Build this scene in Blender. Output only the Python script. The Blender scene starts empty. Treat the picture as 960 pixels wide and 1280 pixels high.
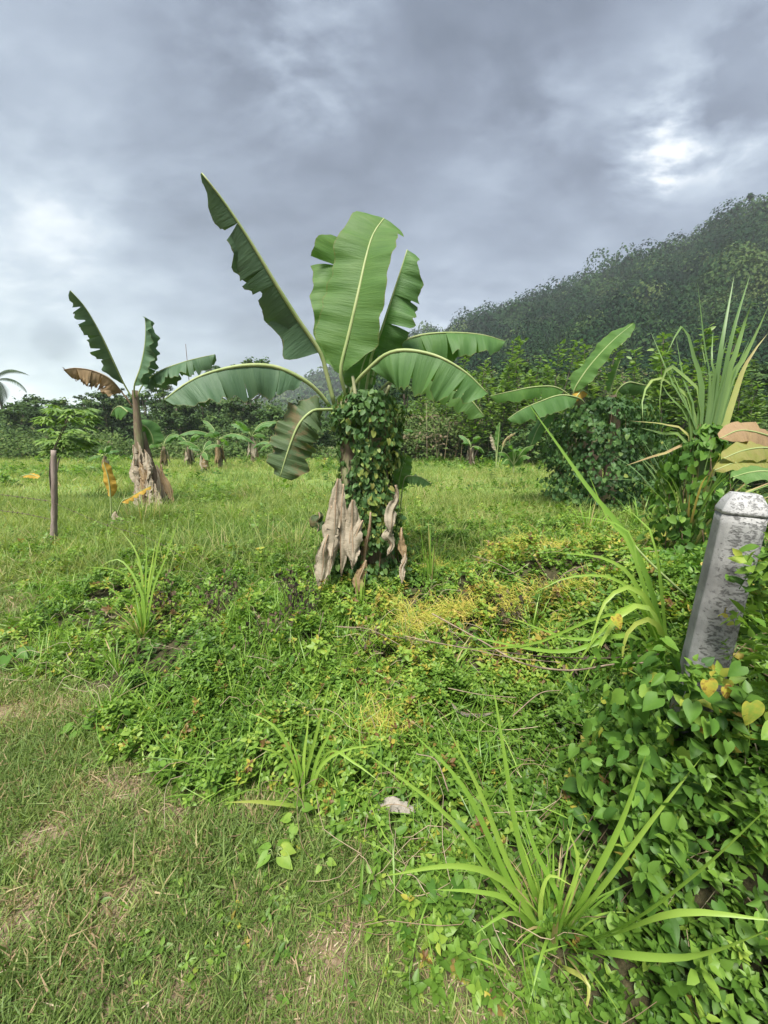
import bpy, math, random
import numpy as np
from math import radians, sin, cos, pi, exp, sqrt
from mathutils import Vector

C = bpy.context.scene
COL = C.collection
random.seed(7)
RNG = np.random.default_rng(11)

# ------------------------------------------------------------------ camera
PITCH = radians(11.2); CAMH = 1.55; FPX = 480.0
SP, CP = sin(PITCH), cos(PITCH)
cam = bpy.data.cameras.new('camera'); camo = bpy.data.objects.new('camera', cam); COL.objects.link(camo)
cam.sensor_fit = 'HORIZONTAL'; cam.sensor_width = 36; cam.lens = 18; cam.clip_start = .02; cam.clip_end = 5000
camo.location = (0, 0, CAMH); camo.rotation_euler = (pi/2 - PITCH, 0, 0)
C.camera = camo

def P(px, py, fwd):
    """world point seen at photo pixel (px, py) at the forward ground distance fwd"""
    u = (px-480)/FPX; v = (py-640)/FPX
    k = fwd/(CP - v*SP)
    return np.array([u*k, fwd, CAMH - (v*CP + SP)*k])
def G(px, py, z=0.0):
    v = (py-640)/FPX
    fwd = (CAMH-z)*(CP - v*SP)/(v*CP+SP)
    return P(px, py, fwd)

# ------------------------------------------------------------------ noise
def _h(ix, iy, seed):
    n = (ix.astype(np.int64)*374761393 + iy.astype(np.int64)*668265263 + seed*974711) & 0x7fffffff
    n = ((n ^ (n >> 13))*1274126177) & 0x7fffffff
    return ((n ^ (n >> 16)) & 0xffff)/65535.0
def vnoise(x, y, seed=0):
    x = np.asarray(x, float); y = np.asarray(y, float)
    ix = np.floor(x); iy = np.floor(y); fx = x-ix; fy = y-iy
    fx = fx*fx*(3-2*fx); fy = fy*fy*(3-2*fy)
    a = _h(ix, iy, seed); b = _h(ix+1, iy, seed); c = _h(ix, iy+1, seed); d = _h(ix+1, iy+1, seed)
    return (a*(1-fx)+b*fx)*(1-fy) + (c*(1-fx)+d*fx)*fy
def fbm(x, y, seed=0, o=4):
    s = 0; a = .5; t = 0
    for i in range(o):
        s = s + a*vnoise(x*2**i, y*2**i, seed+i); t += a; a *= .5
    return s/t
def sstep(a, b, x):
    t = np.clip((np.asarray(x, float)-a)/(b-a), 0, 1); return t*t*(3-2*t)

# ------------------------------------------------------------------ terrain fields
BY = np.array([-2, .3, .745, .97, 1.22, 1.47, 1.87, 2.73, 5.0, 7, 9])
BX = np.array([.62, .58, .42, .12, -.25, -.80, -1.65, -2.75, -5.0, -10, -15])
def bound(x, y):     # > 0 inside the creeper cover, < 0 on the short lawn
    return x - np.interp(y, BY, BX) + (fbm(x*2.2, y*2.2, 5)-.5)*.9
def gz(x, y):        # soil height
    x = np.asarray(x, float); y = np.asarray(y, float)
    r = np.hypot(x, y)
    near = np.exp(-(r/14)**2)
    z = (fbm(x*1.1, y*1.1, 3)-.5)*.10*near
    def g(cx, cy, rx, ry, h): return h*np.exp(-((x-cx)/rx)**2-((y-cy)/ry)**2)
    z = z + g(1.28, 1.02, .42, .46, .74) + g(2.15, 2.3, .8, 1.1, .55) + g(.99, 1.08, .24, .22, .16)
    z = z + g(1.35, 3.45, 1.4, .45, .30) + g(-.85, 3.1, .6, .45, .14) + g(.2, 2.6, .9, .35, .06) + g(-.1, 3.6, .5, .35, .05)
    z = z + g(3.6, 3.6, 1.3, 1.0, .30)
    z = z + (fbm(x*.25, y*.25, 9)-.5)*.25*np.exp(-((r-9)/6)**2)*sstep(4.5, 7, y)
    return z

# ------------------------------------------------------------------ mesh helpers
def wl(o):
    v = np.zeros(3)
    while o is not None:
        v += np.array(o.location); o = o.parent
    return v
def build(name, V, faces, mat, parent=None, tint=None, uv=None, smooth=False, loc=None):
    """V world coordinates; faces: an (M,k) array or a list of such arrays / a list of tuples"""
    V = np.asarray(V, float)
    if parent is not None: V = V - wl(parent)
    elif loc is not None: V = V - np.array(loc)
    if isinstance(faces, np.ndarray): groups = [faces]
    elif len(faces) and isinstance(faces[0], np.ndarray): groups = faces
    else:
        by = {}
        for f in faces: by.setdefault(len(f), []).append(f)
        groups = [np.array(v) for v in by.values()]
    me = bpy.data.meshes.new(name)
    li = np.concatenate([g.reshape(-1) for g in groups]).astype(np.int32)
    tot = np.concatenate([np.full(len(g), g.shape[1]) for g in groups]).astype(np.int32)
    st = np.concatenate([[0], np.cumsum(tot)[:-1]]).astype(np.int32)
    me.vertices.add(len(V)); me.vertices.foreach_set('co', V.astype(np.float32).reshape(-1))
    me.loops.add(len(li)); me.loops.foreach_set('vertex_index', li)
    me.polygons.add(len(tot)); me.polygons.foreach_set('loop_start', st); me.polygons.foreach_set('loop_total', tot)
    me.update(calc_edges=True)
    if smooth: me.polygons.foreach_set('use_smooth', np.ones(len(tot), bool))
    if tint is not None:
        at = me.attributes.new('tint', 'FLOAT', 'POINT'); at.data.foreach_set('value', np.asarray(tint, np.float32))
    if uv is not None:
        l = me.uv_layers.new(name='uv'); l.data.foreach_set('uv', np.asarray(uv, np.float32)[li].reshape(-1))
    me.materials.append(mat)
    o = bpy.data.objects.new(name, me); COL.objects.link(o)
    if parent is not None: o.parent = parent
    elif loc is not None: o.location = tuple(loc)
    return o
class MB:
    def __init__(s): s.V = []; s.F = []; s.T = []; s.U = []; s.n = 0
    def add(s, V, F, tint=.5, uv=None):
        V = np.asarray(V, float)
        s.V.append(V)
        for f in F: s.F.append(tuple(int(i)+s.n for i in f))
        s.T.append(np.full(len(V), tint) if np.isscalar(tint) else np.asarray(tint))
        s.U.append(np.zeros((len(V), 2)) if uv is None else np.asarray(uv)); s.n += len(V)
        return s
    def build(s, name, mat, parent=None, smooth=True, loc=None):
        return build(name, np.concatenate(s.V), s.F, mat, parent, np.concatenate(s.T), np.concatenate(s.U), smooth, loc)
def thing(name, label, cat, loc=(0, 0, 0), group=None):
    o = bpy.data.objects.new(name, None); COL.objects.link(o); o.location = tuple(float(a) for a in loc); o.empty_display_size = .1
    return tag(o, label, cat, group)
def tag(o, label, cat, group=None):
    o['label'] = label; o['category'] = cat
    if group: o['group'] = group
    return o
def kind(o, k, label=None):
    o['kind'] = k
    if label: o['label'] = label
    return o
def dup(root, loc, rz, sc, label, group=None):
    r = root.copy(); COL.objects.link(r); r.location = loc; r.rotation_euler = (0, 0, rz); r.scale = sc if hasattr(sc, '__len__') else (sc, sc, sc)
    r['label'] = label
    if group: r['group'] = group
    for ch in list(root.children):
        c = ch.copy(); COL.objects.link(c); c.parent = r
        for g in ch.children:
            d = g.copy(); COL.objects.link(d); d.parent = c
    return r
def unit(v):
    v = np.asarray(v, float); n = np.linalg.norm(v, axis=-1, keepdims=True); return v/np.maximum(n, 1e-9)
def spline(pts, n):
    p = np.asarray(pts, float)
    if len(p) == 2: return p[0]+(p[1]-p[0])*np.linspace(0, 1, n)[:, None]
    q = np.vstack([2*p[0]-p[1], p, 2*p[-1]-p[-2]])
    d = np.concatenate([[0], np.cumsum(np.linalg.norm(np.diff(p, axis=0), axis=1))])
    out = []
    for s in np.linspace(0, d[-1], n):
        i = min(int(np.searchsorted(d, s, 'right'))-1, len(p)-2); i = max(i, 0)
        t = (s-d[i])/max(d[i+1]-d[i], 1e-9)
        a, b, c, e = q[i], q[i+1], q[i+2], q[i+3]
        out.append(.5*((2*b)+(-a+c)*t+(2*a-5*b+4*c-e)*t*t+(-a+3*b-3*c+e)*t**3))
    return np.array(out)
def frames(path, hint=(0, 0, 1)):
    T = unit(np.gradient(path, axis=0)); N = np.zeros_like(T); h = np.asarray(hint, float)
    for i, t in enumerate(T):
        n = h - t*np.dot(h, t)
        if np.linalg.norm(n) < .05: n = np.array([1., 0, 0]) - t*t[0]
        n = unit(n); N[i] = n
    return T, N, unit(np.cross(T, N))
def tube(mb, pts, rad, n=14, sides=8, tint=.5, jit=0, cap=True):
    path = spline(pts, n); T, N, B = frames(path, (0.13, .9, .2) if abs(unit(path[-1]-path[0])[2]) > .6 else (0, 0, 1))
    r = np.interp(np.linspace(0, 1, n), np.linspace(0, 1, len(rad)), rad) if hasattr(rad, '__len__') else np.full(n, rad)
    V = []; U = []
    for i in range(n):
        for k in range(sides):
            a = 2*pi*k/sides; rr = r[i]*(1+jit*(random.random()-.5))
            V.append(path[i]+rr*(cos(a)*N[i]+sin(a)*B[i])); U.append((k/sides, i/n))
    F = [(i*sides+k, i*sides+(k+1) % sides, (i+1)*sides+(k+1) % sides, (i+1)*sides+k) for i in range(n-1) for k in range(sides)]
    if cap: F += [tuple(range(sides))[::-1], tuple((n-1)*sides+k for k in range(sides))]
    mb.add(V, F, tint, U); return mb

# ------------------------------------------------------------------ materials
def _mat(name):
    m = bpy.data.materials.new(name); m.use_nodes = True; nt = m.node_tree; nt.nodes.clear(); return m, nt
def ramp(nt, stops, interp='LINEAR'):
    r = nt.nodes.new('ShaderNodeValToRGB'); e = r.color_ramp.elements; r.color_ramp.interpolation = interp
    while len(e) < len(stops): e.new(.5)
    for x, (p, c) in zip(e, stops): x.position = p; x.color = (*c, 1)
    return r
def noise(nt, scale, detail=3, rough=.55, vec=None, dist=0):
    n = nt.nodes.new('ShaderNodeTexNoise'); n.inputs['Scale'].default_value = scale; n.inputs['Detail'].default_value = detail
    n.inputs['Roughness'].default_value = rough; n.inputs['Distortion'].default_value = dist
    if vec is not None: nt.links.new(vec, n.inputs['Vector'])
    return n
def math_(nt, op, a, b=None, clamp=False):
    n = nt.nodes.new('ShaderNodeMath'); n.operation = op; n.use_clamp = clamp
    for i, x in enumerate((a, b)):
        if x is None: continue
        if isinstance(x, (int, float)): n.inputs[i].default_value = x
        else: nt.links.new(x, n.inputs[i])
    return n.outputs[0]
def foliage(name, stops, rough=.55, trans=.35, tcol=(1.25, 1.35, .55), var=.18, scale=3.0, spec=.4):
    """leaf material: the per-leaf 'tint' picks the leaf's own colour; light passes through"""
    m, nt = _mat(name); L = nt.links
    at = nt.nodes.new('ShaderNodeAttribute'); at.attribute_name = 'tint'
    geo = nt.nodes.new('ShaderNodeNewGeometry')
    nz = noise(nt, scale, 3, .6, geo.outputs['Position'])
    f = math_(nt, 'ADD', at.outputs['Fac'], math_(nt, 'MULTIPLY', math_(nt, 'SUBTRACT', nz.outputs['Fac'], .5), var), True)
    r = ramp(nt, stops); L.new(f, r.inputs[0])
    b = nt.nodes.new('ShaderNodeBsdfPrincipled'); b.inputs['Roughness'].default_value = rough; b.inputs['Specular IOR Level'].default_value = spec
    L.new(r.outputs[0], b.inputs['Base Color'])
    t = nt.nodes.new('ShaderNodeBsdfTranslucent')
    mx = nt.nodes.new('ShaderNodeMix'); mx.data_type = 'RGBA'; mx.blend_type = 'MULTIPLY'; mx.inputs[0].default_value = 1
    L.new(r.outputs[0], mx.inputs[6]); mx.inputs[7].default_value = (*tcol, 1); L.new(mx.outputs[2], t.inputs['Color'])
    s = nt.nodes.new('ShaderNodeMixShader'); s.inputs[0].default_value = trans
    L.new(b.outputs[0], s.inputs[1]); L.new(t.outputs[0], s.inputs[2])
    o = nt.nodes.new('ShaderNodeOutputMaterial'); L.new(s.outputs[0], o.inputs['Surface'])
    return m
def solid(name, stops, scale=8, rough=.8, bump=.3, bscale=40, detail=5, stretch=(1, 1, 1), spec=.3, dist=0.0):
    m, nt = _mat(name); L = nt.links
    geo = nt.nodes.new('ShaderNodeTexCoord')
    mp = nt.nodes.new('ShaderNodeMapping'); mp.inputs['Scale'].default_value = stretch; L.new(geo.outputs['Object'], mp.inputs[0])
    nz = noise(nt, scale, detail, .6, mp.outputs[0], dist)
    r = ramp(nt, stops); L.new(nz.outputs['Fac'], r.inputs[0])
    b = nt.nodes.new('ShaderNodeBsdfPrincipled'); b.inputs['Roughness'].default_value = rough; b.inputs['Specular IOR Level'].default_value = spec
    L.new(r.outputs[0], b.inputs['Base Color'])
    n2 = noise(nt, bscale, 5, .65, mp.outputs[0]); bp = nt.nodes.new('ShaderNodeBump'); bp.inputs['Strength'].default_value = bump; bp.inputs['Distance'].default_value = .01
    L.new(n2.outputs['Fac'], bp.inputs['Height']); L.new(bp.outputs[0], b.inputs['Normal'])
    o = nt.nodes.new('ShaderNodeOutputMaterial'); L.new(b.outputs[0], o.inputs['Surface'])
    return m
def banana_mat(name, stops, trans=.3, rough=.56, edge=(.20, .17, .06), edge_amt=.5, tcol=(1.3, 1.5, .5), vein=.35, blotch=0.0):
    m, nt = _mat(name); L = nt.links
    uv = nt.nodes.new('ShaderNodeUVMap'); uv.uv_map = 'uv'
    sx = nt.nodes.new('ShaderNodeSeparateXYZ'); L.new(uv.outputs[0], sx.inputs[0])
    mp = nt.nodes.new('ShaderNodeMapping'); mp.inputs['Scale'].default_value = (60, 1.2, 1); L.new(uv.outputs[0], mp.inputs[0])
    nz = noise(nt, 1.0, 4, .65, mp.outputs[0])          # fine lateral veins run from midrib to margin
    tc = nt.nodes.new('ShaderNodeTexCoord'); n2 = noise(nt, 3.5, 4, .6, tc.outputs['Object'])
    mp3 = nt.nodes.new('ShaderNodeMapping'); mp3.inputs['Scale'].default_value = (9, .6, 1); L.new(uv.outputs[0], mp3.inputs[0])
    n3 = noise(nt, 1.0, 2, .5, mp3.outputs[0])
    f = math_(nt, 'ADD', math_(nt, 'MULTIPLY', nz.outputs['Fac'], vein), math_(nt, 'ADD', math_(nt, 'MULTIPLY', n2.outputs['Fac'], .35), math_(nt, 'MULTIPLY', n3.outputs['Fac'], .65-vein)), True)
    r = ramp(nt, stops); L.new(f, r.inputs[0])
    # brown dried margin, following the leaf's own edge
    e = math_(nt, 'ADD', sx.outputs[1], math_(nt, 'MULTIPLY', math_(nt, 'SUBTRACT', nz.outputs['Fac'], .5), .12))
    mr = nt.nodes.new('ShaderNodeMapRange'); mr.inputs['From Min'].default_value = .955; mr.inputs['From Max'].default_value = 1.0; L.new(e, mr.inputs['Value'])
    ef = math_(nt, 'MULTIPLY', mr.outputs[0], edge_amt, True)
    mx = nt.nodes.new('ShaderNodeMix'); mx.data_type = 'RGBA'; L.new(ef, mx.inputs[0]); L.new(r.outputs[0], mx.inputs[6]); mx.inputs[7].default_value = (*edge, 1)
    col = mx.outputs[2]
    if blotch:
        n4 = noise(nt, 7, 4, .7, tc.outputs['Object']); mr2 = nt.nodes.new('ShaderNodeMapRange'); mr2.inputs['From Min'].default_value = .52; mr2.inputs['From Max'].default_value = .62; mr2.inputs['To Max'].default_value = blotch
        L.new(n4.outputs['Fac'], mr2.inputs['Value']); m2 = nt.nodes.new('ShaderNodeMix'); m2.data_type = 'RGBA'; L.new(mr2.outputs[0], m2.inputs[0]); L.new(col, m2.inputs[6]); m2.inputs[7].default_value = (.16, .10, .05, 1); col = m2.outputs[2]
    b = nt.nodes.new('ShaderNodeBsdfPrincipled'); b.inputs['Roughness'].default_value = rough; L.new(col, b.inputs['Base Color'])
    b.inputs['Specular IOR Level'].default_value = .32
    bp = nt.nodes.new('ShaderNodeBump'); bp.inputs['Strength'].default_value = .55; bp.inputs['Distance'].default_value = .012
    L.new(math_(nt, 'ADD', nz.outputs['Fac'], n3.outputs['Fac']), bp.inputs['Height']); L.new(bp.outputs[0], b.inputs['Normal'])
    t = nt.nodes.new('ShaderNodeBsdfTranslucent'); m3 = nt.nodes.new('ShaderNodeMix'); m3.data_type = 'RGBA'; m3.blend_type = 'MULTIPLY'; m3.inputs[0].default_value = 1
    L.new(col, m3.inputs[6]); m3.inputs[7].default_value = (*tcol, 1); L.new(m3.outputs[2], t.inputs['Color']); L.new(bp.outputs[0], t.inputs['Normal'])
    s = nt.nodes.new('ShaderNodeMixShader'); s.inputs[0].default_value = trans; L.new(b.outputs[0], s.inputs[1]); L.new(t.outputs[0], s.inputs[2])
    o = nt.nodes.new('ShaderNodeOutputMaterial'); L.new(s.outputs[0], o.inputs['Surface'])
    return m

M = {}
M['creeper'] = foliage('creeper_leaf', [(0, (.035, .085, .014)), (.35, (.078, .165, .024)), (.7, (.165, .285, .042)), (.88, (.27, .38, .06)), (.95, (.42, .36, .06)), (1, (.16, .09, .035))], .46, .36, spec=.32)
M['heart'] = foliage('heart_leaf', [(0, (.035, .09, .018)), (.4, (.075, .17, .026)), (.75, (.155, .28, .042)), (.9, (.26, .36, .06)), (.97, (.50, .42, .07)), (1, (.22, .12, .04))], .50, .34, spec=.22, scale=40, var=.25)
M['vine_dark'] = foliage('vine_leaf', [(0, (.024, .06, .020)), (.4, (.050, .115, .034)), (.75, (.11, .20, .055)), (.93, (.26, .30, .07)), (1, (.16, .10, .04))], .52, .28, spec=.25)
M['lawn'] = foliage('lawn_blade', [(0, (.075, .135, .03)), (.4, (.135, .21, .048)), (.7, (.215, .29, .07)), (.83, (.27, .32, .10)), (.9, (.42, .34, .18)), (1, (.38, .27, .16))], .6, .3)
M['field'] = foliage('field_blade', [(0, (.08, .15, .035)), (.45, (.19, .27, .06)), (.75, (.33, .38, .11)), (.9, (.42, .41, .17)), (1, (.42, .33, .18))], .6, .4)
M['coarse'] = foliage('coarse_blade', [(0, (.09, .19, .025)), (.5, (.185, .33, .045)), (.85, (.31, .45, .08)), (.95, (.40, .42, .10)), (1, (.42, .32, .16))], .42, .38, (1.2, 1.35, .5))
M['reed'] = foliage('reed_blade', [(0, (.08, .15, .05)), (.5, (.14, .24, .08)), (.85, (.22, .33, .10)), (.95, (.40, .42, .14)), (1, (.38, .28, .14))], .45, .3)
M['dodder'] = foliage('dodder_thread', [(0, (.26, .34, .05)), (.5, (.48, .49, .07)), (.8, (.66, .48, .14)), (1, (.40, .25, .09))], .5, .25, (1.2, 1.0, .6))
M['straw'] = foliage('straw', [(0, (.16, .11, .06)), (.5, (.34, .26, .16)), (1, (.52, .43, .30))], .8, .1, (1, .9, .7))
M['tree'] = foliage('tree_leaf', [(0, (.03, .055, .022)), (.5, (.055, .10, .033)), (.85, (.10, .16, .045)), (1, (.17, .20, .06))], .8, .22, spec=.15, scale=.7, var=.35)
M['tree_mid'] = foliage('tree_leaf_mid', [(0, (.035, .075, .028)), (.5, (.07, .13, .04)), (.85, (.13, .20, .055)), (1, (.22, .26, .08))], .8, .25, spec=.15, scale=.7, var=.35)
M['sapling'] = foliage('sapling_leaf', [(0, (.07, .14, .03)), (.5, (.14, .24, .05)), (1, (.24, .34, .09))], .5, .35)
M['brush'] = foliage('brush_leaf', [(0, (.035, .06, .022)), (.4, (.07, .12, .035)), (.7, (.12, .17, .05)), (.88, (.15, .13, .08)), (1, (.20, .15, .10))], .9, .2, spec=.1, scale=.5, var=.5)
M['hillf'] = foliage('hill_leaf', [(0, (.009, .026, .013)), (.5, (.022, .052, .021)), (.85, (.058, .10, .033)), (1, (.085, .12, .04))], 1.0, .12, scale=.035, var=.8, spec=.05)
M['palm'] = foliage('palm_leaf', [(0, (.03, .06, .03)), (1, (.08, .12, .05))], .5, .15)
M['ban_top'] = banana_mat('banana_blade_shaded_green', [(.25, (.045, .095, .050)), (.5, (.070, .135, .066)), (.8, (.11, .18, .08))], .18)  # darker, greyer copy of the blade green: shade put into the colour
M['ban_lit'] = banana_mat('banana_blade_lit_green', [(.2, (.06, .14, .036)), (.5, (.10, .20, .048)), (.8, (.16, .26, .065))], .42)  # lighter copy of the same blade, its lit look painted into the green
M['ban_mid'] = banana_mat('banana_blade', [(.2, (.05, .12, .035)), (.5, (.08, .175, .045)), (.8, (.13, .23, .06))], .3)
M['ban_old'] = banana_mat('banana_blade_old', [(.2, (.04, .075, .03)), (.5, (.065, .105, .04)), (.8, (.12, .15, .06))], .22, blotch=.6, edge_amt=.9)
M['ban_dead'] = banana_mat('banana_blade_dead', [(.2, (.27, .225, .155)), (.5, (.39, .335, .245)), (.8, (.50, .44, .34))], .18, .85, (.22, .14, .08), .5, (1.1, .9, .7), vein=.25)
M['ban_brown'] = banana_mat('banana_blade_withered', [(.2, (.17, .12, .07)), (.5, (.30, .21, .11)), (.8, (.36, .27, .17))], .2, .8, (.16, .09, .05), .5, (1.1, .9, .6))
M['ban_yellow'] = banana_mat('banana_blade_yellow', [(.2, (.38, .25, .04)), (.5, (.50, .32, .05)), (.8, (.40, .36, .07))], .3, .6, (.18, .08, .03), .9, (1.1, .9, .5))
M['midrib'] = solid('midrib_green', [(.3, (.22, .30, .10)), (.7, (.34, .38, .17))], 6, .5, .1)
M['petiole'] = solid('petiole_pale', [(.3, (.20, .22, .11)), (.55, (.36, .36, .20)), (.8, (.42, .38, .25))], 5, .6, .2)
M['ribdead'] = solid('midrib_dead', [(.3, (.20, .13, .08)), (.7, (.40, .30, .2))], 6, .8, .3)
M['stem'] = solid('pseudostem_skin', [(.3, (.07, .05, .035)), (.5, (.16, .12, .08)), (.62, (.20, .22, .10)), (.75, (.30, .25, .17))], 7, .8, .6, 30, 5, (1, 1, .25))
M['bark'] = solid('bark_grey', [(.3, (.07, .055, .04)), (.7, (.17, .14, .11))], 9, .9, .6, 30, 5, (1, 1, .3))
M['vinestem'] = solid('vine_stem', [(.3, (.07, .045, .025)), (.7, (.20, .14, .08))], 12, .8, .4)
M['wood'] = solid('weathered_wood', [(.25, (.10, .075, .06)), (.5, (.24, .19, .16)), (.75, (.36, .30, .26))], 9, .9, .8, 60, 6, (1, 1, .2))
M['wire'] = solid('rusty_wire', [(.3, (.06, .04, .03)), (.7, (.14, .10, .08))], 30, .7, .3)
M['twig'] = solid('dry_twig', [(.3, (.14, .10, .07)), (.7, (.36, .28, .2))], 20, .9, .4)
M['blacktwig'] = foliage('dead_weed', [(0, (.02, .015, .012)), (.6, (.06, .045, .03)), (1, (.14, .10, .06))], .9, .05, (1, 1, 1))
M['stone'] = solid('pebble_stone', [(.3, (.22, .17, .13)), (.7, (.45, .40, .34))], 15, .9, .5)

# soil: one sheet; the colour map follows where grass, soil and creeper litter lie
def ground_mat():
    m, nt = _mat('soil_and_turf'); L = nt.links
    at = nt.nodes.new('ShaderNodeAttribute'); at.attribute_name = 'tint'   # 0 creeper litter, .5 lawn soil, 1 field turf
    g = nt.nodes.new('ShaderNodeNewGeometry')
    n1 = noise(nt, 3.2, 6, .65, g.outputs['Position']); n2 = noise(nt, 45, 5, .7, g.outputs['Position']); n3 = noise(nt, .6, 4, .6, g.outputs['Position'])
    soil = ramp(nt, [(.3, (.10, .07, .045)), (.5, (.21, .155, .10)), (.7, (.34, .27, .19))]); L.new(math_(nt, 'ADD', math_(nt, 'MULTIPLY', n1.outputs['Fac'], .5), math_(nt, 'MULTIPLY', n2.outputs['Fac'], .5)), soil.inputs[0])
    litter = ramp(nt, [(.3, (.03, .03, .015)), (.55, (.06, .055, .028)), (.75, (.12, .09, .05))]); L.new(n2.outputs['Fac'], litter.inputs[0])
    turf = ramp(nt, [(.3, (.09, .15, .04)), (.5, (.15, .23, .06)), (.7, (.23, .29, .09))]); L.new(math_(nt, 'ADD', math_(nt, 'MULTIPLY', n3.outputs['Fac'], .5), math_(nt, 'MULTIPLY', n2.outputs['Fac'], .5)), turf.inputs[0])
    a = nt.nodes.new('ShaderNodeMix'); a.data_type = 'RGBA'; f1 = nt.nodes.new('ShaderNodeMapRange'); f1.inputs['From Max'].default_value = .5; L.new(at.outputs['Fac'], f1.inputs['Value'])
    L.new(f1.outputs[0], a.inputs[0]); L.new(litter.outputs[0], a.inputs[6]); L.new(soil.outputs[0], a.inputs[7])
    b2 = nt.nodes.new('ShaderNodeMix'); b2.data_type = 'RGBA'; f2 = nt.nodes.new('ShaderNodeMapRange'); f2.inputs['From Min'].default_value = .5; L.new(at.outputs['Fac'], f2.inputs['Value'])
    L.new(f2.outputs[0], b2.inputs[0]); L.new(a.outputs[2], b2.inputs[6]); L.new(turf.outputs[0], b2.inputs[7])
    b = nt.nodes.new('ShaderNodeBsdfPrincipled'); b.inputs['Roughness'].default_value = .95; b.inputs['Specular IOR Level'].default_value = .1
    L.new(b2.outputs[2], b.inputs['Base Color']); bp = nt.nodes.new('ShaderNodeBump'); bp.inputs['Strength'].default_value = .7; bp.inputs['Distance'].default_value = .02
    L.new(n2.outputs['Fac'], bp.inputs['Height']); L.new(bp.outputs[0], b.inputs['Normal'])
    o = nt.nodes.new('ShaderNodeOutputMaterial'); L.new(b.outputs[0], o.inputs['Surface']); return m
def make_ground():
    n = 420
    s = np.linspace(-1, 1, n); ax = np.sinh(s*6.2)/np.sinh(6.2)*1500
    X, Y = np.meshgrid(ax, ax + 3.0)
    V = np.stack([X, Y, gz(X, Y)], -1).reshape(-1, 3)
    i = np.arange(n-1); I, J = np.meshgrid(i, i); a = (J*n+I).reshape(-1)
    F = np.stack([a, a+1, a+n+1, a+n], 1)
    x, y = V[:, 0], V[:, 1]
    b = sstep(-.15, .1, bound(x, y))
    t = .5*(1-b); t = np.maximum(t, sstep(4.6, 5.8, y + (fbm(x, y, 2)-.5)*1.5))
    kind(build('ground', V, F, ground_mat(), tint=t, smooth=True), 'structure')
make_ground()

# ------------------------------------------------------------------ scattering
def leaf_tpl(w=.30, rows=(.3, .68), fold=.12, curl=-.18, heart=False):
    """ovate leaf along +Y, unit length, normal +Z"""
    ws = (w*1.0, w*.72); V = [(0, 0, 0)]
    for r, ww in zip(rows, ws):
        z = curl*r*r
        V += [(-ww, r, z+fold*ww), (0, r, z-.02), (ww, r, z+fold*ww)]
    V.append((0, 1, curl))
    F3 = [(0, 2, 1), (0, 3, 2), (4, 5, 7), (5, 6, 7)]; F4 = [(1, 2, 5, 4), (2, 3, 6, 5)]
    if heart:
        V[0] = (0, .06, 0)
        V += [(-w*.62, -.10, .02), (w*.62, -.10, .02)]
        V[1] = (-w, .22, V[1][2]); V[3] = (w, .22, V[3][2]); V[2] = (0, .26, V[2][2])
        F3 = [(0, 3, 2), (0, 2, 1), (8, 0, 1), (0, 9, 3), (4, 5, 7), (5, 6, 7)]
    return np.array(V, float), [np.array(F3), np.array(F4)]
def leaf_hi(w=.4, fold=.2, curl=-.2, heart=True, wave=.0):
    """smooth-edged leaf with five cross rows, unit length along +Y"""
    ys = (-.13, .02, .2, .42, .66, .86, 1.0) if heart else (0, .12, .28, .48, .70, .88, 1.0); ws = (.50, .88, 1.0, .86, .55, .23, 0) if heart else (.05, .62, .96, 1.0, .74, .36, 0); V = []
    for i, (y, a) in enumerate(zip(ys, ws)):
        z = curl*max(y, 0)**2; yc = .05 if (heart and i == 0) else y
        V += [(-w*a, y, z+fold*w*a+wave*(i % 2)), (-w*a*.5, y*.6+yc*.4, z+fold*w*a*.42), (0, yc, z-.015), (w*a*.5, y*.6+yc*.4, z+fold*w*a*.42), (w*a, y, z+fold*w*a-wave*(i % 2))]
    F = [(i*5+k, i*5+k+1, (i+1)*5+k+1, (i+1)*5+k) for i in range(6) for k in range(4)]
    return np.array(V, float), [np.array(F)]
def blade_tpl(n=2, w=.5, bend=.3):
    V = []; 
    for i in range(n):
        t = i/n; y = bend*t*t; V += [(-w*(1-t*.5), y, t*(1-.25*bend*t)), (w*(1-t*.5), y, t*(1-.25*bend*t))]
    V.append((0, bend, 1-.25*bend))
    F4 = [(2*i, 2*i+1, 2*i+3, 2*i+2) for i in range(n-1)]; k = 2*(n-1)
    return np.array(V, float), [np.array([(k, k+1, k+2)])] + ([np.array(F4)] if F4 else [])
def xform(V, R, s, p): return (V*s) @ R.T + p
def rot(z=0, x=0, y=0):
    cz, sz, cx, sx, cy, sy = cos(z), sin(z), cos(x), sin(x), cos(y), sin(y)
    Rz = np.array([[cz, -sz, 0], [sz, cz, 0], [0, 0, 1]]); Rx = np.array([[1, 0, 0], [0, cx, -sx], [0, sx, cx]]); Ry = np.array([[cy, 0, sy], [0, 1, 0], [-sy, 0, cy]])
    return Rz @ Ry @ Rx
def join(parts):
    V = []; G = {}; n = 0; T = []
    for (v, fs, t) in parts:
        V.append(v); T.append(np.full(len(v), t))
        for f in fs: G.setdefault(f.shape[1], []).append(f+n)
        n += len(v)
    return np.concatenate(V), [np.concatenate(g) for g in G.values()], np.concatenate(T)
def tuft(nb, h, w, spread, seed, n=2):
    rr = random.Random(seed); P_ = []
    for i in range(nb):
        v, f = blade_tpl(n, .5, rr.uniform(.1, .9)); hh = h*rr.uniform(.5, 1.1)
        v = v*np.array([w*rr.uniform(.7, 1.2), hh, hh]); a = rr.uniform(0, 2*pi)
        P_.append((xform(v, rot(a, -rr.uniform(0, .55)), 1, np.array([rr.gauss(0, spread), rr.gauss(0, spread), -.01])), f, rr.uniform(-.16, .16)))
    return join(P_)
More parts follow.
